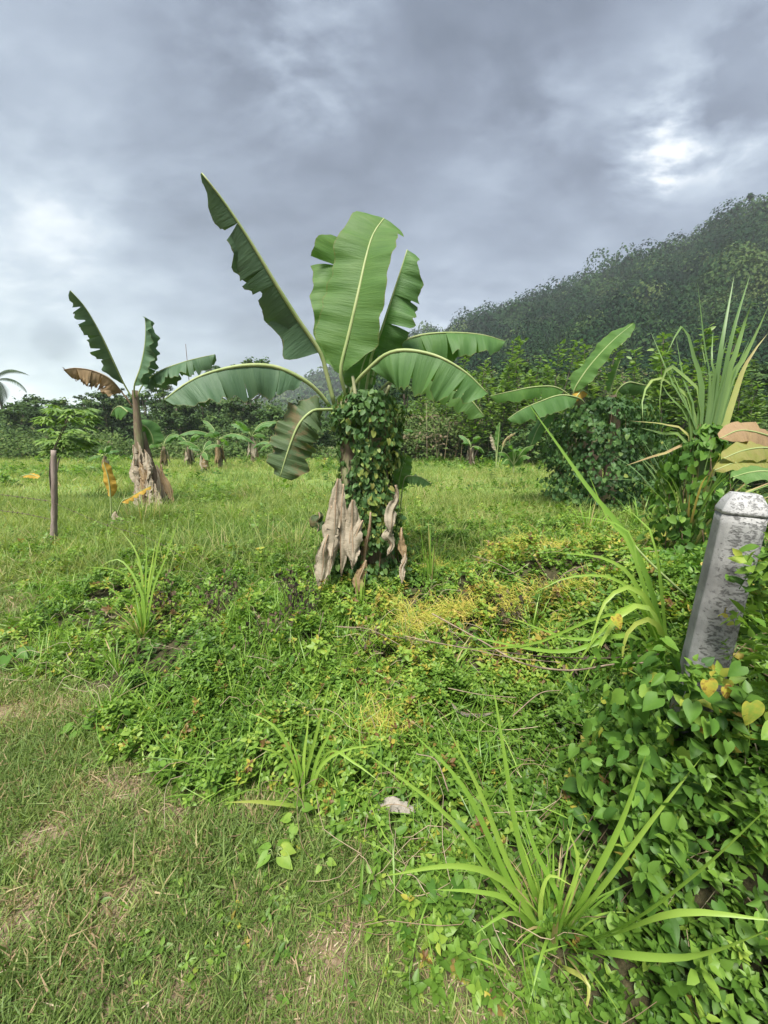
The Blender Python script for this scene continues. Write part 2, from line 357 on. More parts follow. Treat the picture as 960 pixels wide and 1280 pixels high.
def sprig(pairs, seed, L=1.0, up=.5):
    rr = random.Random(seed); P_ = []; h = 0; a = rr.uniform(0, 2*pi)
    v0, f0 = leaf_tpl(rr.uniform(.24, .32), fold=.25, curl=-.22)
    lean = np.array([rr.uniform(-.25, .25), rr.uniform(-.25, .25), 1])
    for i in range(pairs):
        el = up*(.25+.75*i/max(pairs-1, 1)) ; s = L*(1.0 - .45*i/pairs)*rr.uniform(.8, 1.15)
        for k in (0, 1):
            R = rot(a+k*pi+rr.uniform(-.3, .3), el+rr.uniform(-.25, .25), rr.uniform(-.3, .3))
            P_.append((xform(v0, R, s, lean*h), f0, rr.uniform(-.1, .1)+.10*i/pairs))
        a += pi/2+rr.uniform(-.3, .3); h += .34*L*rr.uniform(.7, 1.2)
    st, fs = blade_tpl(2, .5, 0); P_.append((st*np.array([.05*L, 1, h])+0, fs, -.2))
    st = P_[-1][0]; st[:, :2] += lean[None, :2]*st[:, 2:3]
    st[:, 2] -= .25*L
    return join(P_)
def scatter(name, tpls, pos, rots, scl, tint, mat, rng=RNG, smooth=False):
    """tpls: list of (V, faces, dt); rots (N,3,3); scl (N,) or (N,3)"""
    N = len(pos); scl = np.asarray(scl, float)
    if scl.ndim == 1: scl = np.repeat(scl[:, None], 3, 1)
    which = rng.integers(0, len(tpls), N); VV = []; GG = {}; TT = []; n = 0
    for k, (V, fs, dt) in enumerate(tpls):
        ix = np.where(which == k)[0]
        if not len(ix): continue
        W = V[None]*scl[ix][:, None, :]
        W = np.einsum('nij,nvj->nvi', rots[ix], W) + pos[ix][:, None, :]
        VV.append(W.reshape(-1, 3)); TT.append((tint[ix][:, None]+dt[None]).reshape(-1))
        off = n + np.arange(len(ix))*len(V)
        for f in fs: GG.setdefault(f.shape[1], []).append((f[None]+off[:, None, None]).reshape(-1, f.shape[1]))
        n += len(ix)*len(V)
    return build(name, np.concatenate(VV), [np.concatenate(g) for g in GG.values()], mat, tint=np.clip(np.concatenate(TT), 0, 1), smooth=smooth)
def rz_lean(N, lean, rng=RNG, lean_dir=None):
    a = rng.uniform(0, 2*pi, N); lx = rng.normal(0, lean, N); ly = rng.normal(0, lean, N)
    ca, sa = np.cos(a), np.sin(a); R = np.zeros((N, 3, 3))
    X = np.stack([ca, sa, np.zeros(N)], 1); Z = unit(np.stack([lx, ly, np.ones(N)], 1)); Yv = unit(np.cross(Z, X)); X = np.cross(Yv, Z)
    R[:, :, 0] = X; R[:, :, 1] = Yv; R[:, :, 2] = Z
    return R
def frame_from(D, Nn):
    D = unit(D); Nn = unit(Nn - D*np.sum(D*Nn, -1, keepdims=True)); X = np.cross(D, Nn)
    return np.stack([X, D, Nn], -1)
def in_view(x, y, m=1.12): return (np.abs(x) < (np.maximum(y, .2))*m + .7)
def sample(n, x0, x1, y0, y1, dens, rng=RNG):
    x = rng.uniform(x0, x1, n); y = rng.uniform(y0, y1, n); keep = rng.uniform(0, 1, n) < dens(x, y); return x[keep], y[keep]

# ---- lawn (short grass with bare, dry patches)
def bare(x, y):
    b = 0*x
    for px, py, rx, ry in ((130, 995, .24, .16), (215, 1012, .20, .12), (60, 1050, .20, .10), (150, 1120, .16, .12), (20, 1150, .2, .1), (90, 880, .25, .12), (430, 1180, .10, .10), (600, 1235, .16, .12), (20, 690, .5, .3), (10, 900, .3, .2), (300, 1010, .14, .08)):
        c = G(px, py); b = np.maximum(b, np.exp(-((x-c[0])/rx)**2-((y-c[1])/ry)**2))
    return np.clip(b*1.12 + (fbm(x*5, y*5, 21)-.5)*1.1 - .10, 0, 1)
def lawn():
    tp = [tuft(10, .062, .0040, .018, s) for s in range(6)]
    lt = lambda x, y: sstep(.35, -.12, bound(x, y))*in_view(x, y, 1.2)*np.clip(1.3-1.15*bare(x, y), .12, 1)*np.clip(.45+1.1*fbm(x*3, y*3, 8), 0, 1)
    x1, y1 = sample(34000, -2.6, .95, .25, 2.1, lt)
    x2, y2 = sample(42000, -7.5, 0, 2.1, 6.0, lt)
    x = np.concatenate([x1, x2]); y = np.concatenate([y1, y2]); N = len(x)
    s = RNG.uniform(.55, 1.3, N)*np.where(y > 2.1, 1.35, 1)*(.55+1.1*fbm(x*2.5, y*2.5, 31))
    t = .18 + .55*fbm(x*1.6, y*1.6, 13) + RNG.normal(0, .10, N) + .2*bare(x, y); t = np.where(RNG.uniform(0, 1, N) < .10+.3*bare(x, y), RNG.uniform(.8, 1, N), t)
    pos = np.stack([x, y, gz(x, y)], 1)
    kind(scatter('short_grass', tp, pos, rz_lean(N, .35), s, np.clip(t, 0, 1), M['lawn']), 'stuff', 'short trampled grass with dry patches on the path side')
    # dry thatch lying flat
    bt = [(*blade_tpl(2, .5, .15), None)]; bt = [(v, f, np.zeros(len(v))) for v, f, _ in bt]
    x, y = sample(30000, -4.2, .9, .3, 4.2, lambda x, y: sstep(.35, -.05, bound(x, y))*in_view(x, y, 1.2)*np.clip(.22+1.0*bare(x, y), 0, 1))
    N = len(x); a = RNG.uniform(0, 2*pi, N); D = np.stack([np.cos(a), np.sin(a), RNG.normal(.02, .12, N)], 1)
    Xv = unit(np.cross(D, np.array([0, 0, 1.])+RNG.normal(0, .3, (N, 3)))); Dn = unit(D); R = np.stack([Xv, np.cross(Dn, Xv), Dn], -1)
    s = np.stack([RNG.uniform(.0015, .004, N), np.ones(N)*.03, RNG.uniform(.025, .09, N)], 1)
    kind(scatter('dry_thatch_debris', bt, np.stack([x, y, gz(x, y)+RNG.uniform(.002, .014, N)], 1), R, s, RNG.uniform(0, 1, N), M['straw']), 'stuff', 'dead straw lying in the short grass')
    # low broad-leaved weeds mixed into the lawn
    tp = [sprig(2, s+40, .03, .35) for s in range(4)]
    x, y = sample(26000, -4, .9, .4, 4.5, lambda x, y: sstep(.45, -.15, bound(x, y))*sstep(-1.1, -.1, bound(x, y))*in_view(x, y)*np.clip((fbm(x*2.4, y*2.4, 55)-.34)*2.6, 0, 1)*np.clip(1-bare(x, y), 0, 1))
    N = len(x)
    kind(scatter('lawn_weeds', tp, np.stack([x, y, gz(x, y)+.012], 1), rz_lean(N, .3), RNG.uniform(.6, 1.3, N), np.clip(RNG.normal(.62, .13, N), 0, .9), M['creeper']), 'stuff', 'low broad leaved weeds in the short grass')
lawn()

# ---- creeper cover
def hump_(x, y): return np.clip((fbm(x*3.6, y*3.6, 17)-.42)*.42, 0, .3)*sstep(-.1, .25, bound(x, y))
def patch_bright(x, y): return fbm(x*1.3, y*1.3, 77)
def creeper():
    tp = [sprig(3+s % 3, s, .034, .62) for s in range(8)]
    lay = lambda x, y: sstep(-.12, .12, bound(x, y))*in_view(x, y, 1.15)
    def dn(x, y): return lay(x, y)*np.clip((fbm(x*4, y*4, 91)-.16)*2.4, .35, 1)*(1-.75*np.exp(-((x-.52)**2+(y-.86)**2)/.05))*np.where(y > 4.8, sstep(-1.5, .5, x)*sstep(7.5, 5.5, y), 1)
    x1, y1 = sample(30000, -1.6, 2.6, .25, 2.2, dn)
    x2, y2 = sample(36000, -5, 5.5, 2.2, 7.5, dn)
    x = np.concatenate([x1, x2]); y = np.concatenate([y1, y2]); N = len(x)
    hump = (fbm(x*3.6, y*3.6, 17)-.42)*.50 + (vnoise(x*11, y*11, 4)-.5)*.06
    z = gz(x, y) + np.clip(hump, 0, .3)*sstep(-.1, .25, bound(x, y)) + RNG.uniform(-.03, .05, N)
    s = RNG.uniform(.7, 1.35, N)*np.where(y > 2.2, 1.3, 1.0)
    t = .46 + .75*(patch_bright(x, y)-.42) + RNG.normal(0, .13, N) + .8*np.clip(hump, 0, .12)
    dm = np.zeros(N)
    for (px_, py_, rx, ry) in ((700, 705, 1.4, .45), (835, 690, .5, .4), (520, 765, .45, .28), (478, 888, .22, .14), (620, 770, .7, .4)):
        c_ = G(px_, py_, .2); dm = np.maximum(dm, np.exp(-((x-c_[0])/rx)**2-((y-c_[1])/ry)**2))
    t = t + .30*dm*(RNG.uniform(0, 1, N) < .8)
    t = np.where(RNG.uniform(0, 1, N) < .03+.25*dm, RNG.uniform(.88, 1, N), np.clip(t, 0, .88))
    kind(scatter('creeper_undergrowth', tp, np.stack([x, y, z], 1), rz_lean(N, .5), s, t, M['creeper']), 'stuff', 'dense low green creeper covering the ground')
    # bigger single leaves woven through
    lf = [(*leaf_hi(w, .2, c, hh, .015),) for w, c, hh in ((.40, -.2, True), (.36, -.3, True), (.30, -.15, False), (.26, .1, False))]
    lf = [(v, f, np.zeros(len(v))) for v, f in lf]
    x, y = sample(9000, -2.2, 4.5, .4, 6, lambda x, y: lay(x, y)*np.clip((fbm(x*1.7, y*1.7, 23)-.30)*1.8, 0, 1)); N = len(x)
    D = np.stack([RNG.normal(0, 1, N), RNG.normal(-.5, 1, N), RNG.normal(-.1, .4, N)], 1); Nn = np.stack([RNG.normal(0, .4, N), RNG.normal(-.35, .4, N), np.ones(N)], 1)
    z = gz(x, y)+np.clip((fbm(x*3.6, y*3.6, 17)-.42)*.42, 0, .3)+RNG.uniform(0, .10, N)
    kind(scatter('broad_creeper_foliage', lf, np.stack([x, y, z], 1), frame_from(D, Nn), RNG.uniform(.025, .055, N), np.clip(RNG.normal(.5, .17, N), 0, .97), M['heart']), 'stuff', 'larger heart shaped leaves threaded through the creeper')
    # fine grass growing up through the creeper
    tp = [tuft(6, .23, .006, .03, s+500, 4) for s in range(5)]
    x, y = sample(26000, -5, 5, .6, 6.5, lambda x, y: lay(x, y)*np.clip((fbm(x*1.2, y*1.2, 123)-.40)*3.2, 0, 1)*(.55+.45*sstep(.6, -.8, x))); N = len(x)
    kind(scatter('wild_grass', tp, np.stack([x, y, gz(x, y)], 1), rz_lean(N, .4), RNG.uniform(.6, 1.35, N), np.clip(RNG.normal(.5, .18, N), 0, 1), M['coarse']), 'stuff', 'fine wild grass growing up through the creeper')
    # dark runners and dry grass stems between the leaves
    mb = MB()
    for i in range(420):
        y0 = random.uniform(.7, 4.5); x0 = random.uniform(np.interp(y0, BY, BX)-.1, y0*1.05+.4); a = random.uniform(0, 2*pi); L = random.uniform(.15, .6); p = []
        for k in range(5):
            xx = x0+cos(a)*L*k/4; yy = y0+sin(a)*L*k/4; a += random.uniform(-.4, .4)
            p.append((xx, yy, float(gz(xx, yy))+random.uniform(.03, .17)))
        tube(mb, p, [.0018, .001], 9, 3, random.choice((.1, .3, .6, .9)), cap=False)
    kind(mb.build('creeper_runners_debris', M['straw'], smooth=False), 'stuff', 'thin dry runners lying across the creeper')
creeper()

# ---- post mound: large heart leaves spilling round the concrete post and down to the lawn
def post_creeper():
    lf = [leaf_hi(w, f, c, hh, .02) for w, c, hh, f in ((.42, -.25, True, .2), (.38, -.35, True, .3), (.33, -.2, False, .3), (.36, .08, True, .15), (.22, -.3, False, .4))]
    lf = [(v, f, np.zeros(len(v))) for v, f in lf]
    n = 30000; x = RNG.uniform(.35, 3.4, n); y = RNG.uniform(.15, 3.0, n)
    top = .50*np.exp(-((x-1.08)/.40)**2-((y-.95)/.34)**2) + .34*np.exp(-((x-.97)/.26)**2-((y-1.0)/.20)**2) + .30*np.exp(-((x-2.2)/.9)**2-((y-2.1)/.9)**2)
    edge = x - np.interp(y, BY, BX+.12) - .25*np.exp(-((y-.85)/.2)**2)
    keep = (RNG.uniform(0, 1, n) < np.clip(.15+2.3*top, 0, 1)*np.clip((fbm(x*4, y*4, 66)-.36)*2.2, 0.05, 1)) & (edge > 0); 
    keep &= ~(np.hypot(x-.99, y-1.10) < .085)
    x, y, top = x[keep], y[keep], top[keep]; N = len(x)
    z = gz(x, y) + top*RNG.uniform(.15, 1.0, N)*(.65+.7*fbm(x*4, y*4, 12)) + .02
    D = np.stack([RNG.normal(-.3, .8, N), RNG.normal(-.6, .8, N), RNG.normal(-.5, .5, N)], 1); Nn = np.stack([RNG.normal(-.45, .5, N), RNG.normal(-.5, .5, N), RNG.uniform(.4, 1.2, N)], 1)
    t = np.clip(RNG.normal(.45, .17, N)+ .5*(fbm(x*3, y*3, 44)-.5), 0, .93); t = np.where(RNG.uniform(0, 1, N) < .02, .97, t)
    # the vine grips the post: leaves packed round its lower shaft
    ne = 950; a = RNG.uniform(0, 2*pi, ne); r_ = RNG.uniform(.085, .36, ne)**1.0; xe = .985+r_*np.cos(a); ye = 1.09+r_*np.sin(a)*.8; ze = RNG.uniform(.42, .89, ne)-.55*np.clip(r_-.16, 0, 1)
    x = np.concatenate([x, xe]); y = np.concatenate([y, ye]); z = np.concatenate([z, ze]); oe = np.stack([np.cos(a), np.sin(a), np.full(ne, .7)], 1)+RNG.normal(0, .35, (ne, 3))
    D = np.concatenate([D, np.stack([np.cos(a)*.6, np.sin(a)*.6, np.full(ne, -.6)], 1)+RNG.normal(0, .5, (ne, 3))]); Nn = np.concatenate([Nn, oe]); t = np.concatenate([t, np.clip(RNG.normal(.5, .17, ne), 0, .93)]); N = len(x)
    kind(scatter('post_creeper_foliage', lf, np.stack([x, y, z], 1), frame_from(D, Nn), np.clip(RNG.lognormal(-3.25, .30, N), .018, .08), t, M['heart'], smooth=True), 'stuff', 'glossy creeper leaves heaped around the concrete post')
    tp = [sprig(4+s % 3, s+80, .046, .8) for s in range(8)]
    n = 15000; x = RNG.uniform(.3, 3, n); y = RNG.uniform(.2, 2.8, n); top = .42*np.exp(-((x-1.10)/.42)**2-((y-.95)/.38)**2) + .34*np.exp(-((x-.97)/.26)**2-((y-1.0)/.20)**2)+.25*np.exp(-((x-1.9)/.8)**2-((y-2.1)/.7)**2)
    k = (x-np.interp(y, BY, BX+.1) > 0) & (RNG.uniform(0, 1, n) < (.25+1.5*top)*np.clip((fbm(x*6, y*6, 166)-.34)*3.2, 0, 1)) & (np.hypot(x-.99, y-1.10) > .11) & (x > .70); x, y, top = x[k], y[k], top[k]; N = len(x)
    z = gz(x, y)+top*RNG.uniform(.45, 1.1, N)*(.65+.7*fbm(x*4, y*4, 12))
    kind(scatter('leafy_shoots_undergrowth', tp, np.stack([x, y, z], 1), rz_lean(N, .6), RNG.uniform(.45, 1.3, N), np.clip(RNG.normal(.30, .17, N)+.5*fbm(x*7, y*7, 99), 0, .88), M['creeper']), 'stuff', 'upright leafy shoots rising from the creeper heap')
post_creeper()

# ---- field grass
def field():
    t1 = [tuft(9, .34, .008, .06, s+100, 4) for s in range(8)]
    f1 = lambda x, y: in_view(x, y, 1.12)*sstep(3.9, 5.6, y+(fbm(x*.8, y*.8, 3)-.5)*1.6 + sstep(-.3, -3, x)*.9)*(1-.75*sstep(.2, 1.4, x)*sstep(7, 5.6, y))*(.5+.8*fbm(x*1.5, y*1.5, 71))
    x1, y1 = sample(26000, -11, 11, 3.8, 9.5, f1)
    x2, y2 = sample(30000, -30, 28, 9.5, 27, lambda x, y: in_view(x, y, 1.12)*(.6+.6*fbm(x*.5, y*.5, 71)))
    for nm, x, y, tp, wsc, hs in (('field_grass', x1, y1, t1, 1.0, .62), ('far_field_grass', x2, y2, [tuft(7, .24, .02, .14, s+200, 2) for s in range(5)], 1.0, 1.0)):
        N = len(x); s = RNG.uniform(.45, 1.35, N)*hs*(.35+1.4*fbm(x*.9, y*.9, 19))
        t = .05+.9*fbm(x*.5, y*.35, 29)+RNG.normal(0, .16, N)+.06*sstep(6, 12, y)
        kind(scatter(nm, tp, np.stack([x, y, gz(x, y)], 1), rz_lean(N, .32), np.stack([s*0+wsc, s*0+wsc, s], 1), np.clip(t, 0, 1), M['field']), 'stuff', 'bright green meadow grass' + (' nearer the camera' if nm[0:3] == 'fie' else ' out to the tree line'))
    # rough, taller clumps standing out of the meadow
    tp = [tuft(12, .62, .009, .07, s+700, 5) for s in range(8)]
    x, y = sample(10500, -14, 14, 4.0, 20, lambda x, y: in_view(x, y)*np.clip((fbm(x*.9, y*.9, 141)-.44)*5+.35*sstep(7.5, 4.5, y), 0, 1)*(.3+.7*sstep(18, 7, y))); N = len(x)
    kind(scatter('tall_meadow_grass', tp, np.stack([x, y, gz(x, y)], 1), rz_lean(N, .22), RNG.uniform(.45, 1.05, N), np.clip(RNG.normal(.5, .22, N), 0, 1), M['field']), 'stuff', 'rough taller grass standing in clumps in the meadow')
    tp = [sprig(4, s+760, .12, .6) for s in range(4)]
    x, y = sample(5200, -22, 22, 9, 26, lambda x, y: in_view(x, y)*np.clip((fbm(x*.45, y*.6, 151)-.52)*6+.6*sstep(21, 25, y), 0, 1)); N = len(x)
    kind(scatter('meadow_scrub_undergrowth', tp, np.stack([x, y, gz(x, y)+RNG.uniform(0, .5, N)*fbm(x, y, 4)], 1), rz_lean(N, .4), RNG.uniform(.8, 1.8, N), np.clip(RNG.normal(.45, .17, N), 0, .9), M['creeper']), 'stuff', 'low scrub scattered through the far meadow')
    # patches of low leafy weed in the near field
    tp = [sprig(3, s+300, .07, .5) for s in range(4)]
    x, y = sample(9000, -6, 11, 4.2, 12, lambda x, y: in_view(x, y)*np.clip((fbm(x*.8, y*.8, 87)-.44)*4+.9*sstep(-.2, 1.6, x)*sstep(9.5, 6, y), 0, 1)); N = len(x)
    kind(scatter('field_weeds', tp, np.stack([x, y, gz(x, y)+.10+RNG.uniform(-.08, .08, N)], 1), rz_lean(N, .4), RNG.uniform(.6, 1.3, N), np.clip(RNG.normal(.55, .15, N), 0, .88), M['creeper']), 'stuff', 'leafy weeds patching the meadow')
field()

# ---- yellow dodder threads
def dodder(px, py, rx, ry, n, label, zoff=.14, seg=7):
    c = G(px, py, .2); mb = MB(); V = []; F = []; T = []; k = 0
    pos = []
    for i in range(n):
        r = sqrt(random.random()); a = random.uniform(0, 2*pi); x = c[0]+rx*r*cos(a); y = c[1]+ry*r*sin(a)
        nn = float(fbm(np.array([x*5.]), np.array([y*5.]), 61)[0])
        nn = .5*nn+.5*float(fbm(np.array([x*2.6]), np.array([y*2.6]), 63)[0])
        if nn < .44+.13*r: continue
        z = float(gz(x, y))+.8*float(hump_(np.array([x]), np.array([y]))[0])+zoff*(1-.6*r*r)*(.1+1.1*nn)+random.uniform(-.07, .06); h = random.uniform(0, 2*pi); el = random.uniform(-.7, .7); w = random.uniform(.0007, .0016); tt = random.uniform(0, .85)
        p = np.array([x, y, z]); 
        for s in range(seg+1):
            d = np.array([cos(h)*cos(el), sin(h)*cos(el), sin(el)]); q = np.cross(d, (.3, -1, .5)); q = q/np.linalg.norm(q)*w
            V += [p-q, p+q]; T += [tt, tt]
            if s: F.append((k-2, k-1, k+1, k))
            k += 2; p = p+d*random.uniform(.012, .03); h += random.uniform(-1, 1); el = max(-1.2, min(1.0, el+random.uniform(-.6, .55)))
    return tag(build('dodder_mat', np.array(V)-0, F, M['dodder'], tint=T, loc=(c[0], c[1], float(gz(c[0], c[1])))), label, 'dodder', 'tangled yellow dodder patches')
dodder(700, 705, 1.5, .55, 12000, 'widest tangled mat of yellow dodder threads on the creeper ridge right of the banana plant', .17)
dodder(835, 690, .48, .36, 2600, 'bright yellow dodder tangle beside the top half of the concrete post', .26)
dodder(520, 765, .45, .30, 1800, 'small dull yellow dodder patch below the vine wrapped banana plant', .12)
dodder(478, 888, .22, .15, 600, 'smallest dodder patch, nearest to the camera behind the middle grass tuft', .10)
dodder(620, 770, .8, .4, 3000, 'thin yellow green dodder strands between the long dry stalks and the wide mat', .14)

# ------------------------------------------------------------------ banana parts
def banana_leaf(parent, pts, W, hint, foldL=.3, foldR=.3, curl=.5, tears=(), mat='ban_mid', rib='midrib', seg=44, across=6, seed=0, prof=None, amp=.02, ribr=(.016, .004), name='leaf', crumple=0.0, pleat=0.0, petiole=None, WR=None, twist=0.0):
    """a lamina on each side of the midrib, drooping by fold + curl; tears: (t, depth, gap, side)"""
    rr = random.Random(seed); path = spline(pts, seg+1); T, N, A = frames(path, hint)
    if twist:
        for i in range(seg+1):
            a = twist*i/seg; N[i], A[i] = cos(a)*N[i]+sin(a)*A[i], cos(a)*A[i]-sin(a)*N[i]
    L = np.sum(np.linalg.norm(np.diff(path, axis=0), axis=1))
    if prof is None:
        prof = lambda t: min(1, (t/.16))**.65*sqrt(max(0, 1-max(0, (t-.45)/.55)**2.6))
    mb = MB()
    if seg >= 40: tears = list(tears)+[(rr.uniform(.15, .93), rr.uniform(.15, .75), rr.uniform(.001, .008), rr.choice((-1, 1))) for _ in range(5 if 'lit' not in mat else 0)]
    ph = [rr.uniform(0, 6.28) for _ in range(6)]
    for side, fold in ((-1, foldL), (1, foldR)):
        Ws = W if (side < 0 or WR is None) else WR
        ts = sorted([t for t in tears if t[3] in (side, 0)]); cuts = [0]+[int(round(t[0]*seg)) for t in ts]+[seg]
        for ci in range(len(cuts)-1):
            i0, i1 = cuts[ci], cuts[ci+1]
            if i1 <= i0: continue
            dep0 = ts[ci-1][1] if ci > 0 else 0; dep1 = ts[ci][1] if ci < len(ts) else 0
            gp0 = ts[ci-1][2]/2 if ci > 0 else 0; gp1 = ts[ci][2]/2 if ci < len(ts) else 0
            ex = rr.uniform(-.25, .35) if len(ts) else 0
            V = []; U = []; n = i1-i0+1
            for i in range(i0, i1+1):
                t = i/seg; w = Ws*prof(t)*(1+.05*sin(t*23+ph[0])+.03*sin(t*57+ph[1]))
                f0 = fold+.12*sin(t*9+ph[2]+side)+ex*.4; 
                p = path[i].copy(); a0 = f0
                for j in range(across+1):
                    u = j/across
                    if j:
                        a0 = f0+curl*u*(1+.25*sin(t*14+ph[3]))+ex*u
                        p = p+(w/across)*(cos(a0)*side*A[i]-sin(a0)*N[i])
                    q = p+N[i]*amp*u*(sin(t*31+ph[4]+side)+.6*sin(t*67+ph[5]))
                    if dep0 and u > 1-dep0: q = q+T[i]*gp0*(u-(1-dep0))/dep0*L*max(0, 1-(i-i0)/max(3, n*.6))
                    if dep1 and u > 1-dep1: q = q-T[i]*gp1*(u-(1-dep1))/dep1*L*max(0, 1-(i1-i)/max(3, n*.6))
                    if pleat: q = q+N[i]*pleat*sin(u*7.5+t*3.2+ph[2])*min(1, t*4)+A[i]*pleat*.8*sin(t*5+ph[0])
                    if crumple: q = q+np.array([rr.gauss(0, 1), rr.gauss(0, 1), rr.gauss(0, .6)])*crumple*u
                    V.append(q); U.append((t, u))
            k = across+1
            F = [(a*k+b, a*k+b+1, (a+1)*k+b+1, (a+1)*k+b) if side > 0 else (a*k+b, (a+1)*k+b, (a+1)*k+b+1, a*k+b+1) for a in range(n-1) for b in range(across)]
            mb.add(V, F, .5, U)
    lf = mb.build(name, M[mat], parent)
    full = list(petiole)+list(pts) if petiole is not None else list(pts)
    m2 = MB(); tube(m2, full, [ribr[0], ribr[0]*.8, ribr[1]], 26, 6)
    m2.build('midrib', M[rib], lf)
    return lf
def px_path(*a): return [P(*q) for q in a]

def pseudostem(parent, pts, rad, sheath=True):
    mb = MB(); tube(mb, pts, rad, 18, 12, jit=.12)
    return mb.build('trunk', M['stem'], parent)
def dead_drape(parent, x, y, ztop, zbot, w, face, seed, mat='ban_dead', lean=(0, 0), crumple=.003, fold=.30):
    """a dead leaf hanging down, its blade folded about the rib"""
    rr = random.Random(seed); H = ztop-zbot; p = []
    for k in range(5):
        t = k/4; p.append((x+lean[0]*t+rr.gauss(0, .012), y+lean[1]*t+rr.gauss(0, .012), ztop-H*t))
    tr = sorted((rr.uniform(.2, .92), rr.uniform(.6, .97), rr.uniform(.03, .12), rr.choice((-1, 1))) for _ in range(1))
    return banana_leaf(parent, p, w*1.15, face, fold*rr.uniform(-.6, 1.6), fold*rr.uniform(-.6, 1.8), rr.uniform(.1, 1.0), tr, mat, 'ribdead', 26, 5, seed, lambda t: (.15+.85*min(1, t/.45))*(1 if t < .6 else max(.05, 1-((t-.6)/.4)**1.3)), .004, (.007, .003), 'dead_leaf', crumple, .010)

def heart_tpls():
    out = []
    for w, c, f in ((.42, -.25, .2), (.40, -.35, .3), (.36, -.1, .1), (.44, .05, .25)):
        v, fs = leaf_tpl(w, fold=f, curl=c, heart=True); out.append((v, fs, np.zeros(len(v))))
    return out
def vine_mass(label, c, prof, n, size, mat, seed, squash=1.0, hole=.0, tmean=.4, yellow=None, cat='climbing vine', name='climbing_vine', stems=9):
    """leaves clothing a column: prof = [(z, radius)], c = centre line (x, y)"""
    rng = np.random.default_rng(seed); z = rng.uniform(prof[0][0], prof[-1][0], n); a = rng.uniform(0, 2*pi, n)
    R = np.interp(z, [p[0] for p in prof], [p[1] for p in prof])
    nz = fbm(a*1.6+z*.6, z*4.5, seed); R2 = R*(.50+1.0*nz)*rng.uniform(.74, 1.12, n)
    keep = (nz > hole) ; z, a, R2, nz = z[keep], a[keep], R2[keep], nz[keep]; N = len(z)
    top = sstep(prof[-1][0]-.25, prof[-1][0], z)
    x = c[0]+R2*np.cos(a)*(1-.25*top*rng.uniform(0, 1, N)); y = c[1]+R2*np.sin(a)*squash
    out = np.stack([np.cos(a), np.sin(a)*squash, np.full(N, .25)], 1)+rng.normal(0, .35, (N, 3)); out[:, 2] += top*1.2
    D = np.stack([.25*np.cos(a), .25*np.sin(a), np.full(N, -1.)], 1)+rng.normal(0, .5, (N, 3))
    t = np.clip(rng.normal(tmean, .15, N)+.5*(nz-.5), 0, .9)
    if yellow is not None:
        yl = yellow(x, y, z); t = np.where(rng.uniform(0, 1, N) < yl, rng.uniform(.84, .96, N), t)
    o = scatter('leaves', heart_tpls(), np.stack([x, y, z], 1), frame_from(D, out), rng.uniform(.6, 1.3, N)*size, t, M[mat], rng)
    root = thing(name, label, cat, (c[0], c[1], float(gz(c[0], c[1]))))
    o.data.transform(__import__('mathutils').Matrix.Translation(-Vector(root.location))); o.parent = root
    mb = MB(); rr = random.Random(seed)
    for s in range(stems):
        a0 = rr.uniform(0, 2*pi); p = []
        for k in range(6):
            zz = prof[0][0]+(prof[-1][0]-prof[0][0])*k/5; r = float(np.interp(zz, [q[0] for q in prof], [q[1] for q in prof]))*rr.uniform(.7, .95); a0 += rr.uniform(-.5, .5)
            p.append((c[0]+r*cos(a0), c[1]+r*sin(a0)*squash, zz))
        tube(mb, p, [.006, .003], 14, 4, cap=False)
    mb.build('vine_stems', M['vinestem'], root)
    return root

# ================================================================== MAIN BANANA PLANT
MY = 3.62
base = P(448, 735, MY); bx = float(base[0]); bz = float(gz(bx, MY))
top = P(450, 497, MY)
main = thing('banana_plant', 'tall banana plant in the centre, its stems wrapped in dark green vine', 'banana plant', (bx, MY, bz))
pseudostem(main, [(bx-.03, MY, bz-.05), (bx-.05, MY, .9), P(432, 500, MY)], [.13, .10, .075])
pseudostem(main, [(bx+.16, MY+.12, bz-.05), (bx+.14, MY+.1, .9), P(462, 500, MY+.08)], [.11, .085, .06])
pseudostem(main, [(bx+.30, MY-.02, bz-.05), (bx+.24, MY, .8), P(474, 505, MY)], [.10, .08, .05])
# L1 long torn leaf sweeping up to the left, folded
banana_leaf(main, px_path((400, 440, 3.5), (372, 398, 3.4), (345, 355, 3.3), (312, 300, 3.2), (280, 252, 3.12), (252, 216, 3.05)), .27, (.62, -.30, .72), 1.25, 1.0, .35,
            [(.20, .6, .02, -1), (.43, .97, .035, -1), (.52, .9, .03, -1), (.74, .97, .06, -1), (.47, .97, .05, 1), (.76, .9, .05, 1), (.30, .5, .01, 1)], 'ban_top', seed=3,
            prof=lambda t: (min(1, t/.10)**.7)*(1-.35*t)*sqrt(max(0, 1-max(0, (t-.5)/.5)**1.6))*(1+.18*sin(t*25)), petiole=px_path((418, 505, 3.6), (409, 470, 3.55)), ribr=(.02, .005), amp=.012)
# L2 big front leaf, upright, facing the camera
banana_leaf(main, px_path((426, 462, 3.50), (436, 418, 3.50), (447, 370, 3.53), (458, 320, 3.62), (467, 292, 3.70), (480, 273, 3.78)), .30, (-.25, -1, .2), -.30, -.18, .32,
            [(.93, .5, .02, 1)], 'ban_lit', seed=5, prof=lambda t: (min(1, (t+.02)/.22)**.62)*(1-.20*max(0, t-.3))*(1 if t < .90 else sqrt(max(0, 1-((t-.90)/.10)**2*.85))), petiole=px_path((436, 505, 3.62), (430, 485, 3.55)), ribr=(.018, .006), amp=.012, WR=.28)
